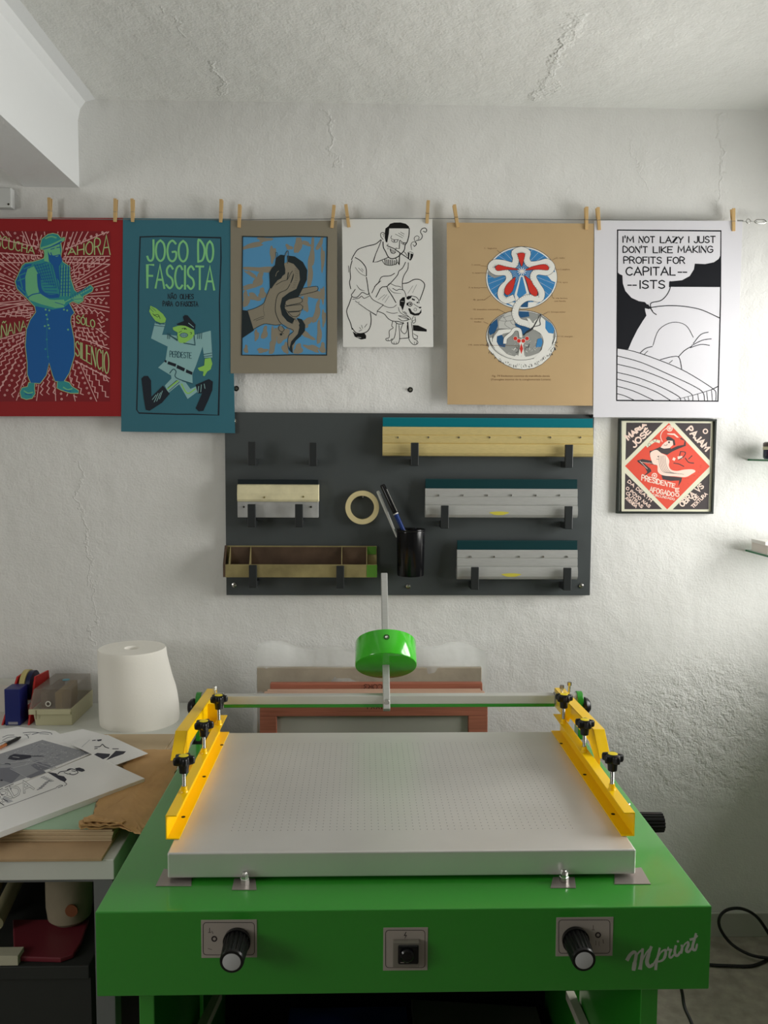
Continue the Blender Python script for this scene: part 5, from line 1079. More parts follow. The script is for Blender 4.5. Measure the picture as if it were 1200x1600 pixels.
Aw = Art(0, 0, 1, ('y', -.1975), .0002); Aw.text('COR3', (597, 1069.5), (569, 1069.5), 7.5, 1.0, PENC, 1, up=(0, 1)); Aw.build('marking', parent=th)
# wrapped board in clear plastic behind them
qa, qb = P(402, 1042, y=-.12), P(752, 1042, y=-.12)
wrap = empty('wrapped_board', ((qa.x + qb.x) / 2, -.12, 0), 'beige felt board in clear plastic wrap behind the silkscreen frames', 'wrapped board')
MB().hexa([(qa.x, -.165, 0), (qb.x, -.165, 0), (qb.x, -.145, 0), (qa.x, -.145, 0)], [(qa.x, -.13, qa.z), (qb.x, -.13, qb.z), (qb.x, -.11, qb.z), (qa.x, -.11, qa.z)]).build('board', mat('beige felt board', (168, 158, 140), .9, noise=.15, nscale=12, bump=.001, bscale=40), wrap, bevel=.002)
FILM = mat('clear plastic film', (238, 240, 238), .22, alpha=.34, noise=0, bump=.006, bscale=14)
FILM.blend_method = 'BLEND' if hasattr(FILM, 'blend_method') else None
random.seed(3)
xa, xb = P(396, 1015, y=-.13).x, P(764, 1015, y=-.13).x; nx_, nz_ = 44, 22; v = []; f = []
ztp = P(600, 1012, y=-.1).z
for side in (0, 1):
    for j in range(nz_ + 1):
        for i in range(nx_ + 1):
            u, t = i / nx_, j / nz_; z = .30 + (ztp - .30) * t
            zt_ = z + (.012 * math.sin(9 * u + 1) + .010 * math.sin(23 * u)) * max(0, (t - .8) / .2)
            y = (-.170 + .05 * t if side == 0 else -.142 + .05 * t) + .006 * math.sin(17 * u + 5 * t) + .004 * math.sin(31 * t + 9 * u) + .003 * random.random()
            v.append((xa + (xb - xa) * u + .008 * math.sin(6 * t + 2 * (1 - u)), min(y, -.012), zt_))
    o_ = side * (nx_ + 1) * (nz_ + 1)
    f += [(o_ + j * (nx_ + 1) + i, o_ + j * (nx_ + 1) + i + 1, o_ + (j + 1) * (nx_ + 1) + i + 1, o_ + (j + 1) * (nx_ + 1) + i) for j in range(nz_) for i in range(nx_)]
MB().add(v, f).build('plastic_wrap', FILM, wrap, True, autosmooth=80, normals=False)

# ------------------------------------------------------------------ left table
TZ = .83; TXR = -.507; TYF = -1.066
table = empty('work_table', (-1.1, -.55, 0), 'white table beside the green press, covered with sheets and cardboard', 'table')
MB().box(-1.75, TXR, TYF, -.006, TZ - .042, TZ).build('tabletop', M_WHITE, table, bevel=.0015)
LEGM = mat('grey steel leg', (120, 122, 124), .45, .3)
for (xa, ya) in ((TXR - .004, TYF + .004), (TXR - .004, -.05), (-1.706, TYF + .004), (-1.706, -.05)):
    MB().box(xa - .040, xa, ya, ya + .040, 0, TZ - .042).build('leg', LEGM, table, bevel=.0015)
MB().box(-1.706, TXR - .044, TYF + .03, TYF + .045, TZ - .062, TZ - .042).build('apron', LEGM, table)
BROWN = mat('brown cardboard', (190, 160, 124), .8, noise=.06, nscale=14); BROWN2 = mat('beige cardboard', (206, 184, 150), .8, noise=.05, nscale=9)
EDGEB = mat('cardboard edge', (160, 128, 90), .85, noise=.2, nscale=60, stretch=(.2, 1, 10))
q = P(159, 1341, z=TZ + .007)
tagb(MB().box(-1.5, q.x, q.y, -.42, TZ + .0005, TZ + .007), 'cardboard_sheet', BROWN, 'lowest thin brown cardboard sheet along the white table front edge', 'cardboard', bevel=.0008)
CZT = .862
q = P(196, 1297, z=CZT)
mbx = MB(); yb_ = P(200, 1147, z=CZT).y; nl_ = 6
for i in range(nl_):
    z0_ = TZ + .0075 + (CZT - TZ - .0075) * i / nl_; jx = random.uniform(-.004, .003)
    mbx.mi = 0; mbx.box(-1.45, -.528 + jx, q.y + .002 * (i % 2), yb_, z0_ + .0002, z0_ + (CZT - TZ - .0075) / nl_)
tagb(mbx, 'cardboard_stack', BROWN2, 'thick stack of beige cardboard carrying the white printed sheets', 'cardboard', bevel=.0006)
# mint sheet
a_, b_, c_, d_ = P(24, 1296, z=CZT + .001), P(140, 1295, z=CZT + .001), P(150, 1252, z=CZT + .001), P(-10, 1252, z=CZT + .001)
tagb(MB().hexa([(p.x, p.y, CZT + .0002) for p in (a_, b_, c_, d_)], [(p.x, p.y, CZT + .0012) for p in (a_, b_, c_, d_)]), 'mint_sheet', mat('mint green paper', (164, 194, 166), .7), 'pale mint green sheet between the cardboard stack and white sheets', 'paper sheet')
# kraft paper wrapping, crumpled at the front
KR = mat('brown wrapping paper', (200, 160, 108), .7, noise=.12, nscale=12, bump=.0015, bscale=25)
kp = [P(192, 1197, z=CZT + .004), P(224, 1172, z=CZT + .004), P(268, 1172, z=CZT + .004), P(276, 1196, z=CZT + .003), P(268, 1225, z=CZT + .003), P(234, 1282, z=CZT + .003), P(222, 1306, z=CZT + .003), P(186, 1293, z=CZT + .006), P(126, 1299, z=CZT + .006), P(122, 1290, z=CZT + .006), P(146, 1276, z=CZT + .004), P(153, 1250, z=CZT + .004), P(233, 1217, z=CZT + .004)]
from mathutils import noise as mn
def crumple(outline, name, z0, amp, thick, m, label, seed, parent=None):
    mb = MB(); pts = [(p.x, p.y) for p in outline]
    cx_, cy_ = sum(p[0] for p in pts) / len(pts), sum(p[1] for p in pts) / len(pts)
    ring_ = []
    N_ = 140; per = []
    for i in range(len(pts)):
        a_, b_ = pts[i], pts[(i + 1) % len(pts)]
        L_ = math.hypot(a_[0] - b_[0], a_[1] - b_[1]); k_ = max(2, int(L_ / .009))
        for k in range(k_): per.append((a_[0] + (b_[0] - a_[0]) * k / k_, a_[1] + (b_[1] - a_[1]) * k / k_))
    n = len(per); R_ = 16; v = []
    for side in (0, 1):
        for r in range(R_ + 1):
            s = 1 - r / R_ * .98
            for j, (x, y) in enumerate(per):
                jag = .0035 * mn.noise(Vector((x * 90, y * 90, seed))) * (r == 0)
                X_, Y_ = cx_ + (x - cx_) * s + jag, cy_ + (y - cy_) * s + jag
                front = min(1, max(0, (-.93 - Y_) / .12))
                h = z0 + amp * (.5 + .5 * mn.noise(Vector((X_ * 14, Y_ * 9, seed)))) * (.3 + 1.6 * front) + .6 * amp * abs(mn.noise(Vector((X_ * 60 + Y_ * 25, Y_ * 30, seed + 3)))) * (.35 + 2.2 * front)
                if X_ > -.522: h -= (X_ + .522) * .10
                v.append((X_, Y_, h - side * thick))
    f = []; M_ = (R_ + 1) * n
    for side in (0, 1):
        for r in range(R_):
            for j in range(n): f.append((side * M_ + r * n + j, side * M_ + r * n + (j + 1) % n, side * M_ + (r + 1) * n + (j + 1) % n, side * M_ + (r + 1) * n + j))
        f.append(tuple(side * M_ + R_ * n + j for j in range(n)))
    f += [(j, (j + 1) % n, M_ + (j + 1) % n, M_ + j) for j in range(n)]
    mb.add(v, f)
    if parent is not None: return mb.build(name, m, parent, True, autosmooth=50)
    return tagb(mb, name, m, label, 'wrapping paper', smooth=True, autosmooth=50)
kraft = crumple(kp, 'wrapping_paper', CZT + .004, .009, .0035, KR, 'brown wrapping paper with a crumpled torn front edge, beside the press', 2.0)
crumple([P(*q, z=CZT + .012) for q in ((127, 1294), (124, 1286), (140, 1279), (165, 1283), (190, 1282), (214, 1291), (220, 1303), (206, 1299), (186, 1292), (156, 1293))], 'folded_edge', CZT + .012, .0075, .003, KR, '', 5.0, kraft)
crumple([P(*q, z=CZT + .018) for q in ((131, 1288), (130, 1281), (150, 1274), (176, 1279), (196, 1284), (190, 1289), (160, 1287))], 'folded_edge', CZT + .0175, .007, .0025, KR, '', 9.0, kraft)
# printed white sheets
PAP = mat('white copy paper', (238, 238, 237), .65)
def sheets(corners, z, thick, name, label, n=1, art=None, group='white printed sheets on the table'):
    v = [P(px, py, z=z) for px, py in corners]; mb = MB()
    o_ = []
    for i in range(n):
        za = z - thick + thick * i / n; zb = z - thick + thick * (i + .95) / n; j = random.uniform(-.0010, .0010) if i < n - 1 else 0
        mb.slab([(p.x + j, p.y + j) for p in v], za, zb if n > 1 else z)
    A = Art(0, 0, 1, ('z', z if n == 1 else z - thick * .05 / n), .0002, 1); A.mb = mb; A.mats = [PAP]; mb.mi = 0
    if art: art(A)
    o = mb.build(name, A.mats, None, normals=False); return tag(o, label, 'paper sheet', group)
IN = mat('sheet black ink', (40, 42, 58), .6); GYI = mat('halftone grey ink', (152, 154, 160), .6); GYD = mat('halftone dark ink', (116, 118, 128), .6); GYL = mat('halftone light ink', (188, 190, 194), .6)
Z8 = lambda u, v: (u / 5, 1130 + v / 5)
def art3(A):
    L = lambda pts, w_, m=IN, la=1: A.line([Z8(*p) for p in pts], w_ / 5, m, la)
    for p in ([(20, 110), (60, 95), (110, 92)], [(20, 135), (70, 110), (150, 108)], [(30, 145), (60, 140), (120, 125)], [(0, 160), (40, 140)], [(150, 108), (140, 128), (110, 148)]): L(p, 4, GYD)
    L([(180, 75), (240, 70), (300, 72)], 5, GYD); L([(205, 92), (218, 100), (222, 115)], 6, GYD); L([(250, 88), (330, 70), (395, 75), (405, 88)], 5, GYD); L([(310, 82), (380, 86)], 4, GYD); L([(190, 90), (240, 84)], 3, GYD)
sheets([(-110, 1190), (-20, 1142), (28, 1135.5), (86, 1142), (130, 1168), (60, 1215)], CZT + .0052, .003, 'printed_sheet', 'rear white sheet with faint pen sketch, under the orange pen', 1, art3)
sheets([(84, 1149), (129, 1139), (168, 1149), (132, 1167)], CZT + .0040, .0025, 'printed_sheet', 'blank white sheet corner between the sketch and the hair drawing', 1)
def art4(A):
    F_ = lambda pts, m=IN: A.poly([Z8(*p) for p in pts], m, 1); L = lambda pts, w_, m=IN: A.line([Z8(*p) for p in pts], w_ / 5, m, 1)
    F_([(735, 245), (760, 232), (862, 240), (850, 262), (805, 282)]); F_([(828, 290), (880, 240), (905, 215), (985, 220), (965, 240), (900, 262)])
    for p in ([(740, 185), (780, 182), (800, 165), (822, 185), (850, 195)], [(740, 200), (760, 196)], [(880, 200), (925, 200)], [(722, 135), (745, 132)], [(760, 132), (792, 128)], [(765, 138), (790, 134)]): L(p, 6)
    L([(700, 130), (640, 185)], 4, GYL)
sheets([(168, 1148), (231, 1177), (180, 1195.5), (112, 1163)], CZT + .0150, .001, 'printed_sheet', 'white sheet with two solid black shapes, corner over brown paper', 1, art4)
random.seed(11)
def art2(A):
    A.poly([(66, 1156), (140, 1176.5), (0, 1231), (-70, 1258), (-150, 1222), (0, 1178)], GYI, 1)
    def Lr(a_, b_, w_, m): A.line([Z8(*a_), Z8(*b_)], w_ / 5, m, 2, False)
    for i in range(150):
        a_ = random.random(); b_ = random.random(); u = 330 + a_ * 370 - b_ * 330 ; v = 135 + a_ * 105 + b_ * 130
        if u < 0: continue
        du, dv = random.choice(((26, -11), (20, 8), (34, -14))); Lr((u, v), (u + du * random.random(), v + dv * random.random()), random.choice((2, 3, 4)), random.choice((GYL, GYD, GYL)))
    A.poly([Z8(*p) for p in ((75, 255), (110, 240), (170, 245), (240, 250), (245, 268), (170, 285), (120, 290), (60, 278))], IN, 3); A.line([Z8(200, 255), Z8(345, 258)], 1, IN, 3)
    A.line([Z8(0, 320), Z8(60, 316), Z8(80, 322)], 1.2, IN, 3); A.line([Z8(100, 262), Z8(150, 268)], .8, GYL, 4)
    for q in (((240, 330), (300, 300), (390, 330), (420, 345), (300, 370)), ((200, 420), (330, 360), (360, 385), (240, 430)), ((0, 350), (80, 345), (160, 400), (90, 470), (0, 440))): A.poly([Z8(*p) for p in q], GYD, 2)
    for q in (((80, 355), (220, 430)), ((0, 320), (250, 290)), ((100, 350), (340, 290)), ((240, 300), (400, 350))): A.line([Z8(*q[0]), Z8(*q[1])], .7, GYL, 3)
    A.dot(*Z8(12, 446), 2.2, IN, 3, 1.2)
sheets([(66, 1152), (143, 1177.5), (2, 1236.5), (-80, 1270), (-170, 1222), (0, 1173)], CZT + .0092, .003, 'printed_sheet', 'white sheet printed with a dense grey comic page', 1, art2)
def art1(A):
    F_ = lambda pts, m=IN, la=1: A.poly([Z8(*p) for p in pts], m, la); L = lambda pts, w_, m=IN, la=1, s_=True: A.line([Z8(*p) for p in pts], w_ / 5, m, la, s_)
    F_([(366, 380), (440, 392), (452, 405), (500, 415), (522, 440), (505, 460), (470, 445)]); F_([(585, 352), (620, 346), (655, 358), (664, 372), (640, 380), (600, 370)])
    L([(452, 398), (470, 380), (520, 372), (560, 355)], 6); L([(525, 366), (545, 356), (575, 360), (600, 372), (608, 388), (575, 402), (545, 398)], 6); L([(560, 372), (590, 378)], 5); L([(500, 385), (530, 396), (550, 392)], 5); L([(505, 462), (522, 475), (505, 488)], 4); L([(440, 500), (470, 485), (490, 488), (455, 504)], 4)
    L([(0, 665), (120, 625), (440, 505)], 3, IN, 1, False)
    # outlined block lettering running along the sheet
    A.text('ERDA', Z8(-40, 640), Z8(262, 512), 16, 15 / 5, IN, 1, up=(-.50, -.87), inner=(10 / 5, PAP), smooth=False)
    A.text('FT', Z8(-20, 560), Z8(120, 500), 6, 5 / 5, IN, 1, up=(-.50, -.87))
    for i in range(5): L([(290 + 15 * i, 490 - 14 * i + 30), (330 + 15 * i, 475 - 14 * i + 30)], 5, GYD)
    for i in range(6): L([(320 + 14 * i, 425 + 6 * i), (350 + 14 * i, 415 + 7 * i)], 4, GYD)
    F_([(0, 580), (30, 570), (105, 610), (60, 625), (20, 600)], GYL); L([(20, 590), (60, 610)], 6, IN, 2); L([(0, 620), (30, 640)], 6, IN, 2); L([(30, 560), (0, 552)], 5)
sheets([(144, 1178.5), (226, 1216), (0, 1300), (-120, 1345), (-230, 1290), (0, 1238)], CZT + .0145, .0125, 'printed_sheet', 'top pile of white sheets with a small face and outlined lettering', 5, art1)
A = P(-16, 1176, z=CZT + .011); B = P(33, 1151.5, z=CZT + .011); d = (B - A)
pn = empty('pen', A, 'copper and black pen lying on the sketch at the table left', 'pen')
MB().cyl(A, A + d * .50, .0045, n=16).build('barrel', mat('copper barrel', (206, 130, 84), .25, .7), pn, True)
MB().lathe([(.0052, 0), (.0052, d.length * .36), (.003, d.length * .46), (.0008, d.length * .5)], A + d * .5, d, 16).build('tip_section', BLK, pn, True)

# white paper cone roll
bc = P(219, 1146, z=TZ); R0 = .122
yc = bc.y + R0
topz = P(206, 1012, y=yc).z
levels = []
def half(pxl, pxr, t):
    z = TZ + (topz - TZ) * t; py = 1133 + (1013 - 1133) * t; a_, b_ = P(pxl, py, y=yc), P(pxr, py, y=yc); return ((a_.x + b_.x) / 2, (b_.x - a_.x) / 2, z)
rows = [(158.5, 279, 0), (157.8, 279.5, .06), (157, 278.5, .2), (156.5, 276.5, .33), (156.2, 273.5, .45), (155.8, 268, .6), (155.2, 263.5, .75), (154.6, 260, .88), (154.3, 258.6, .975), (155.4, 257.4, 1.0)]
v = []; f = []; n = 64
for (l_, r_, t) in rows:
    cx_, rr_, z = half(l_, r_, t)
    for i in range(n): a_ = 2 * PI * i / n; v.append((cx_ + rr_ * math.cos(a_), yc + rr_ * math.sin(a_) * .98, z))
for j in range(len(rows) - 1):
    for i in range(n): f.append((j * n + i, j * n + (i + 1) % n, (j + 1) * n + (i + 1) % n, (j + 1) * n + i))
cx_, rr_, z = half(155.4, 257.4, 1.0); hx = P(205, 1012, z=z)
m_ = MB(); base_i = len(v)
for (r2, dz) in ((.0235, 0), (.021, -.004), (.020, -.06)):
    for i in range(n): a_ = 2 * PI * i / n; v.append((cx_ + r2 * math.cos(a_), yc + r2 * math.sin(a_), z + dz))
lt = (len(rows) - 1) * n
for i in range(n): f.append((lt + i, lt + (i + 1) % n, base_i + (i + 1) % n, base_i + i))
for j in range(2):
    for i in range(n): f.append((base_i + j * n + i, base_i + j * n + (i + 1) % n, base_i + (j + 1) * n + (i + 1) % n, base_i + (j + 1) * n + i))
f.append(tuple(base_i + 2 * n + i for i in range(n))); f.append(tuple(reversed(range(n))))
m_.add(v, f); tag(m_.build('paper_roll', mat('soft white tissue', (246, 243, 234), .85, bump=.0003, bscale=120), None, True, autosmooth=45), 'big white tissue paper roll, slightly cone shaped, on the white table', 'paper roll')

# clear lidded organiser box
qf0, qf1 = P(56, 1133.5, z=TZ), P(112, 1134, z=TZ); ox0, ox1, oy0 = qf0.x, qf1.x, qf0.y; oy1 = -.035
hz = P(80, 1107, y=oy0).z; tz_ = P(80, 1077, y=oy0 + .01).z; e0 = P(45.5, 1108, y=oy0 - .004).x; e1 = P(110, 1108, y=oy0 - .004).x
org = empty('organiser_box', ((ox0 + ox1) / 2, (oy0 + oy1) / 2, TZ), 'cream plastic box with smoky clear lid beside the tape dispenser', 'storage box')
CREAM = mat('cream plastic', (196, 192, 158), .4)
mb = MB()
def shell(x0, x1, y0, y1, z0, X0, X1, Y0, Y1, z1, wt, close_top=False):
    a_ = [(x0, y0, z0), (x1, y0, z0), (x1, y1, z0), (x0, y1, z0)]; b_ = [(X0, Y0, z1), (X1, Y0, z1), (X1, Y1, z1), (X0, Y1, z1)]
    c_ = [(X0 + wt, Y0 + wt, z1), (X1 - wt, Y0 + wt, z1), (X1 - wt, Y1 - wt, z1), (X0 + wt, Y1 - wt, z1)]; d_ = [(x0 + wt, y0 + wt, z0 + wt), (x1 - wt, y0 + wt, z0 + wt), (x1 - wt, y1 - wt, z0 + wt), (x0 + wt, y1 - wt, z0 + wt)]
    fs = [(3, 2, 1, 0)] + [(i, (i + 1) % 4, 4 + (i + 1) % 4, 4 + i) for i in range(4)] + [(4 + i, 4 + (i + 1) % 4, 8 + (i + 1) % 4, 8 + i) for i in range(4)] + [(8 + i, 8 + (i + 1) % 4, 12 + (i + 1) % 4, 12 + i) for i in range(4)] + [(12, 13, 14, 15)]
    return a_ + b_ + c_ + d_, fs
mb.add(*shell(ox0, ox1, oy0, oy1, TZ, ox0 - .008, ox1 + .001, oy0 - .003, oy1 + .002, hz, .002))
mb.box(e0, e1, oy0 - .010, oy0 - .003, hz - .016, hz); mb.box(e1 - .001, e1 + .002, oy0 - .010, oy1, hz - .010, hz)
mb.build('tray', CREAM, org, bevel=.0012)
lid = MB(); a_ = [(e0 + .001, oy0 - .008), (e1 + .001, oy0 - .008), (e1 + .001, oy1), (e0 + .001, oy1)]; b_ = [(e0 + .010, oy0 + .010), (e1 - .001, oy0 + .010), (e1 - .001, oy1 - .004), (e0 + .010, oy1 - .004)]
lid.add([(x, y, hz + .0005) for x, y in a_] + [(x, y, tz_) for x, y in b_], [(i, (i + 1) % 4, 4 + (i + 1) % 4, 4 + i) for i in range(4)] + [(4, 5, 6, 7)])
lo = lid.build('clear_lid', mat('smoky clear plastic', (170, 160, 148), .15, alpha=.26), org)
sd = lo.modifiers.new('s', 'SOLIDIFY'); sd.thickness = .0016
q = P(103, 1062, z=tz_ + .001); MB().cyl((q.x, q.y, tz_ + .0005), (q.x, q.y, tz_ + .0014), .011, n=24).build('blue_sticker', mat('light blue sticker', (92, 158, 176), .5), lo)
MB().box(ox0 + .01, ox0 + .028, oy0 + .02, oy1 - .02, TZ + .004, tz_ - .014).build('contents', mat('dark brown content', (96, 70, 52), .7), org)
MB().box(ox0 + .055, ox0 + .075, oy0 + .015, oy1 - .04, TZ + .004, tz_ - .012).build('contents', mat('ochre content', (150, 124, 62), .7), org)
q = P(75, 1100, y=oy0 - .009); MB().torus((q.x, oy0 - .008, q.z), (0, -1, 0), .007, .0018, 20, 8).build('latch', mat('clear latch', (200, 198, 188), .15), org, True)
MB().box(e0 + .022, e0 + .024, oy0 - .0112, oy0 - .0098, hz - .03, hz - .002).build('seam', mat('olive seam', (120, 112, 80), .6), org)

# tape dispenser, seen along its length
dx0, dx1, dy0 = P(8, 1134, z=TZ).x, P(32, 1134, z=TZ).x, P(20, 1134, z=TZ).y
dis = empty('tape_dispenser', ((dx0 + dx1) / 2, dy0 + .1, TZ), 'red and blue tape dispenser at the left end of the table', 'tape dispenser')
TRED = mat('red plastic', (196, 30, 26), .4); TBL = mat('navy plastic', (26, 36, 104), .4)
qh = P(20, 1077, y=dy0).z
MB().box(dx0, dx1, dy0, dy0 + .06, TZ + .001, qh).build('front_block', TBL, dis, bevel=.002)
q0, q1 = P(13, 1128, y=dy0), P(28, 1132, y=dy0); MB().box(q0.x, q1.x, dy0 - .0006, dy0 + .0002, q1.z, q0.z).build('label_strip', mat('silver label', (150, 148, 158), .5), dis)
zt1 = P(50, 1051, y=dy0 + .12).z
for s, xa_, xt in ((-1, P(4, 1134, z=TZ).x, P(38, 1051, y=dy0 + .12).x), (1, P(42, 1134, z=TZ).x, P(62, 1052, y=dy0 + .12).x)):
    w_ = .004 * s
    ya, yb2, yc2, yd = dy0 + .004, dy0 + .19, dy0 + .15, dy0 + .075
    bq = [(xa_, ya, TZ), (xa_, yb2, TZ), (xt + .012 * (s > 0), yc2, zt1), (xt, yd, zt1)]
    MB().hexa(bq, [(p[0] + w_ * 1.5, p[1], p[2]) for p in bq]).build('side_wing', TRED, dis, bevel=.001)
rc = P(46, 1075, y=dy0 + .11); 
MB().lathe([(.022, -.004), (.048, -.004), (.048, .012), (.022, .012), (.022, -.004)], (P(41, 1070, y=dy0 + .11).x, dy0 + .11, zt1 - .036), (1, 0, 0), 44).build('tape_roll', mat('cream tape', (200, 186, 122), .5), dis, True)
MB().lathe([(.022, 0), (.046, 0), (.046, .014), (.022, .014), (.022, 0)], (P(46.5, 1070, y=dy0 + .11).x + .002, dy0 + .112, zt1 - .037), (1, 0, 0), 44).build('tape_roll', mat('navy tape', (24, 30, 72), .3), dis, True)
MB().box(dx0, dx1 + .01, dy0 + .06, dy0 + .19, TZ + .001, TZ + .012).build('base', TRED, dis, bevel=.002)
# small white carton at the far left with a dark cable end on it
q0, q1 = P(-30, 1071, y=-.10), P(21, 1100, y=-.10)
tagb(MB().box(q0.x, q1.x, -.10, -.02, TZ, q0.z), 'carton', mat('white carton', (214, 214, 206), .6), 'white carton behind the red and blue tape dispenser', 'box', bevel=.001)
tagb(MB().tube([P(-12, 1116, y=-.19), P(-2, 1104, y=-.19), P(6, 1094, y=-.185), P(12, 1088, y=-.18)], .0045, 8), 'black_cable', BLK, 'black cable end beside the red and blue tape dispenser', 'cable', smooth=True) if 0 else None

# ------------------------------------------------------------------ under the table
SHZ = .62
cb = empty('shelf_unit', (-1.1, -.6, 0), 'dark low shelf unit standing under the white table', 'shelf unit')
DK = mat('charcoal laminate', (44, 46, 44), .6)
qs = P(100, 1505, y=-1.02).z
MB().box(-1.66, -.575, -1.03, -.15, qs - .03, qs).build('top_board', DK, cb, bevel=.002)
MB().box(-1.66, -.575, -1.02, -1.0, .03, qs - .03).build('front_panel', DK, cb)
MB().box(-.595, -.575, -1.0, -.15, .0, qs - .03).build('side_panel', DK, cb); MB().box(-1.66, -1.64, -1.0, -.15, .0, qs - .03).build('side_panel', DK, cb)
PKR = mat('dark pink plastic', (112, 40, 50), .35)
c_ = [P(22, 1499, z=qs + .006), P(95, 1501, z=qs + .006), P(115, 1494, z=qs + .006), P(126, 1478, z=qs + .006), P(140, 1440, z=qs + .006), P(20, 1440, z=qs + .006)]
m_ = MB(); n = len(c_); m_.add([(p.x, p.y, qs + .0005) for p in c_] + [(p.x, p.y, qs + .012) for p in c_], [tuple(reversed(range(n))), tuple(range(n, 2 * n))] + [(i, (i + 1) % n, n + (i + 1) % n, n + i) for i in range(n)])
tagb(m_, 'plastic_folder', PKR, 'dark pink plastic folder on the shelf under the white table', 'folder', bevel=.003, segs=3)
a_ = P(-20, 1486, z=qs + .013); b_ = P(28, 1500, z=qs + .013)
tagb(MB().box(a_.x - .1, b_.x, b_.y, a_.y, qs + .0125 - .012, qs + .022), 'paper_stack', mat('grey white paper edge', (186, 182, 160), .8), 'low stack of pale papers beside the pink folder under the table', 'paper stack', bevel=.001)
rb = P(97, 1456, z=qs + .0125); rr_ = P(131, 1440, y=rb.y + .04).x - P(96, 1440, y=rb.y + .04).x
rl = empty('wrapped_roll', (rb.x, rb.y + .05, qs + .0125), 'cream wrapped roll standing on the pink folder under the table', 'roll')
zt2 = TZ - .085
MB().lathe([(.0001, 0), (rr_ * .7, .001), (rr_ * .93, .012), (rr_, .04), (rr_ * 1.0, zt2 - qs - .03), (rr_ * .9, zt2 - qs - .0125), (.0001, zt2 - qs - .0125)], (rb.x, rb.y + .05, qs + .0125), (0, 0, 1), 32).build('wrapped_body', mat('cream wrapping', (150, 140, 118), .7, noise=.25, nscale=9, bump=.002, bscale=18), rl, True)
ql = P(112, 1420, y=rb.y); MB().cyl((ql.x, rb.y + .05 - rr_ * .96, ql.z - .004), (ql.x, rb.y + .05 - rr_ * 1.03, ql.z - .004), .014, n=20).build('round_label', mat('rust label', (120, 70, 40), .6), rl)
for i, (a_, b_) in enumerate((((-6, 1486), (52, 1390)), ((-22, 1478), (28, 1396)))):
    A_, B_ = P(*a_, y=-.93 + .06 * i), P(*b_, y=-.62 + .06 * i)
    A_.z = max(A_.z, qs + .036); B_.z = min(max(B_.z, A_.z + .02), TZ - .09)
    tagb(MB().tube([A_, (A_ + B_) / 2, B_], .017, 16), 'paper_tube', mat(['cream tube', 'yellowed tube'][i], [(150, 144, 112), (146, 130, 80)][i], .7), ['cream rolled paper leaning over the shelf under the table', 'yellowed rolled paper at the far left under the table'][i], 'paper roll', 'rolled papers under the table', smooth=True, autosmooth=50)

# ------------------------------------------------------------------ cables at the lower right
CAB = mat('black cable', (20, 20, 20), .45)
def wallpt(px, py, y): return P(px, py, y=y)
loop = [(1240, 1500, -.11), (1200, 1497, -.12), (1170, 1492, -.115), (1142, 1474, -.09), (1125, 1450, -.07), (1125, 1432, -.055), (1138, 1421, -.045), (1160, 1420, -.04), (1182, 1432, -.045), (1200, 1457, -.06), (1212, 1480, -.10)]
pts = [P(a_, b_, y=c_) for a_, b_, c_ in loop]
for k_, (px_, py_) in enumerate(((1240, 1500), (1200, 1497), (1170, 1491))):
    pts[k_] = P(px_, py_, z=.0175 if k_ < 2 else .020)
def cat3(pts, n=6):
    out = []; N = len(pts)
    for i in range(N - 1):
        p0, p1, p2, p3 = pts[max(i - 1, 0)], pts[i], pts[i + 1], pts[min(i + 2, N - 1)]
        for k in range(n):
            t = k / n; out.append(0.5 * (2 * p1 + (p2 - p0) * t + (2 * p0 - 5 * p1 + 4 * p2 - p3) * t * t + (3 * p1 - p0 - 3 * p2 + p3) * t**3))
    return out + [pts[-1]]
tail = [P(1225, 1492, z=.006), P(1200, 1500, z=.006), P(1175, 1509, z=.006), P(1140, 1509, z=.006), P(1105, 1507, z=.006), P(1060, 1500, z=.006)]
c1 = MB().tube(cat3(pts), .0052, 10)
tagb(c1, 'power_cable', CAB, 'coiled black cable loop leaning on the wall right of the press', 'cable', 'black power cables', smooth=True)
tagb(MB().tube(cat3(tail), .0052, 10), 'power_cable', CAB, 'black cable lying straight on the floor below the coiled loop', 'cable', 'black power cables', smooth=True)
dn = [P(1060, 1525, y=-.62), P(1066, 1552, y=-.62), P(1070, 1575, y=-.64), P(1082, 1603, y=-.68), P(1092, 1650, y=-.72)]
tagb(MB().tube(cat3(dn), .0045, 10), 'power_cable', CAB, 'black cable hanging down behind the right leg of the press', 'cable', 'black power cables', smooth=True)

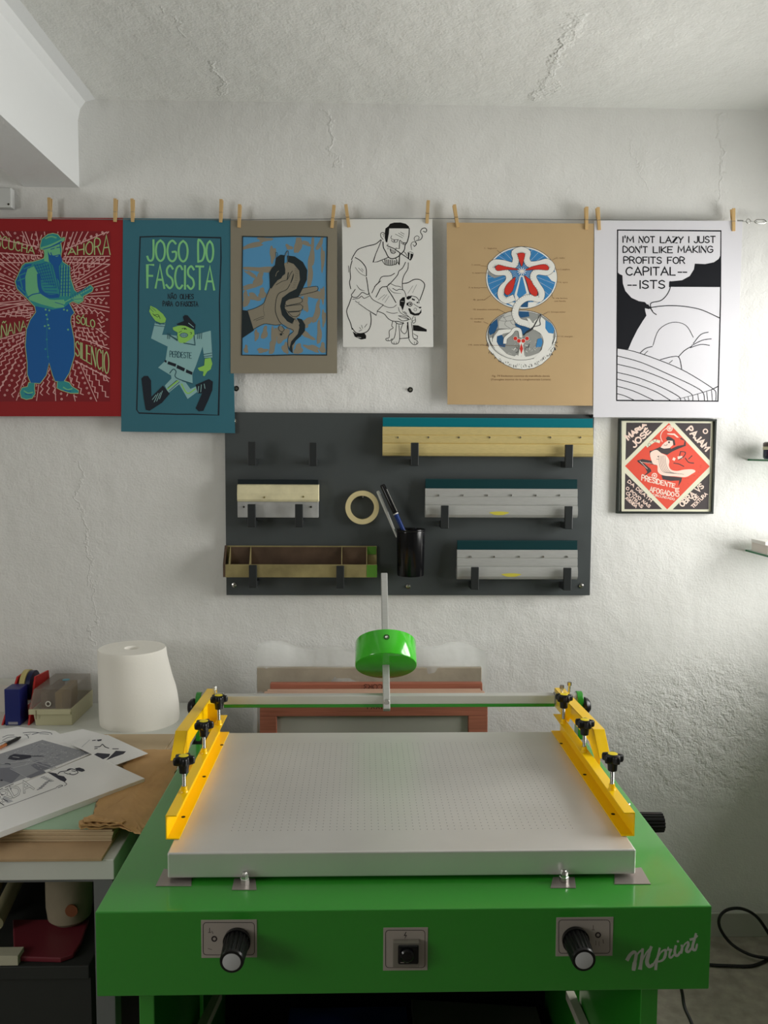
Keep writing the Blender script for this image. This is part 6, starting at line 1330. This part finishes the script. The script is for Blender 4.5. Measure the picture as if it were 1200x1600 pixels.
# ------------------------------------------------------------------ glass shelves at the right
GL = mat('green edged glass', (176, 214, 190), .05, trans=0, alpha=.35); GE = mat('green glass edge', (40, 110, 70), .2)
BRK = mat('shelf bracket grey', (120, 120, 116), .4, .6)
shelves = []
for i, (px, py, lb) in enumerate(((1168, 717, 'upper glass wall shelf at the right edge, holding a dark jar'), (1164.5, 858.5, 'lower glass wall shelf at the right edge, holding white boxes'))):
    q = P(px, py, y=0); x0, x1, z = q.x, 1.62, q.z
    sh = empty('glass_shelf', ((x0 + x1) / 2, 0, z), lb, 'shelf', 'glass shelves on the right of the wall')
    MB().box(x0 + .001, x1, -.20, -.001, z - .006, z).build('pane', GL, sh)
    MB().box(x0, x0 + .001, -.2005, -.0005, z - .006, z).build('edge', GE, sh); MB().box(x0 + .001, x1, -.2012, -.2, z - .006, z).build('edge', GE, sh)
    for xx in (x0 + .12, x1 - .12): MB().box(xx - .008, xx + .008, -.12, -.0005, z - .016, z - .0062).build('bracket', BRK, sh, bevel=.001)
    shelves.append((x0, z))
x0, z = shelves[0]
q = P(1193.5, 700, y=-.07)
jar = empty('glass_jar', (q.x + .042, -.07, z), 'dark squat jar with pale band on the upper glass shelf', 'jar')
zj = P(1195, 690.5, y=-.07).z
MB().lathe([(.0001, 0), (.036, 0), (.040, .006), (.040, (zj - z) * .62)], (q.x + .042, -.07, z + .0003), (0, 0, 1), 28).build('jar_body', mat('dark blue glass', (34, 36, 66), .12), jar, True)
MB().lathe([(.0415, 0), (.0415, (zj - z) * .18)], (q.x + .042, -.07, z + (zj - z) * .55), (0, 0, 1), 28).build('label_band', mat('pale jar label', (206, 204, 176), .6), jar, True)
MB().lathe([(.040, 0), (.041, .002), (.041, (zj - z) * .2), (.036, (zj - z) * .27), (.0001, (zj - z) * .27)], (q.x + .042, -.07, z + (zj - z) * .73), (0, 0, 1), 28).build('lid', mat('grey brown lid', (92, 84, 80), .4), jar, True)
x0, z = shelves[1]
q = P(1179, 850, y=-.05)
tagb(MB().box(q.x, q.x + .17, -.14, -.03, z + .0003, z + .028), 'small_box', mat('pale pink white card', (222, 214, 208), .6), 'flat pale box at the bottom on the lower glass shelf', 'box', 'flat boxes on the lower glass shelf', bevel=.001)
tagb(MB().box(q.x - .004, q.x + .16, -.13, -.035, z + .0285, z + .040), 'small_box', mat('white card box', (232, 230, 226), .6), 'thin white box lying on the flat pale box, lower shelf', 'box', 'flat boxes on the lower glass shelf', bevel=.001)
# white junction box high on the wall, behind the beam
q0, q1 = P(-30, 292, y=-.03), P(18, 324, y=-.03)
jb = tagb(MB().box(q0.x, q1.x, -.03, -.0005, q1.z, q0.z), 'junction_box', mat('white junction plastic', (206, 208, 206), .5), 'white plastic junction box on the wall left of the ceiling beam', 'junction box', bevel=.003)
q = P(13, 319, y=-.031); MB().lathe([(.0001, .0015), (.003, .001), (.0035, 0)], (q.x, -.0301, q.z), (0, -1, 0), 12).build('screw', mat('dark screw', (60, 58, 50), .4, .6), jb, True)
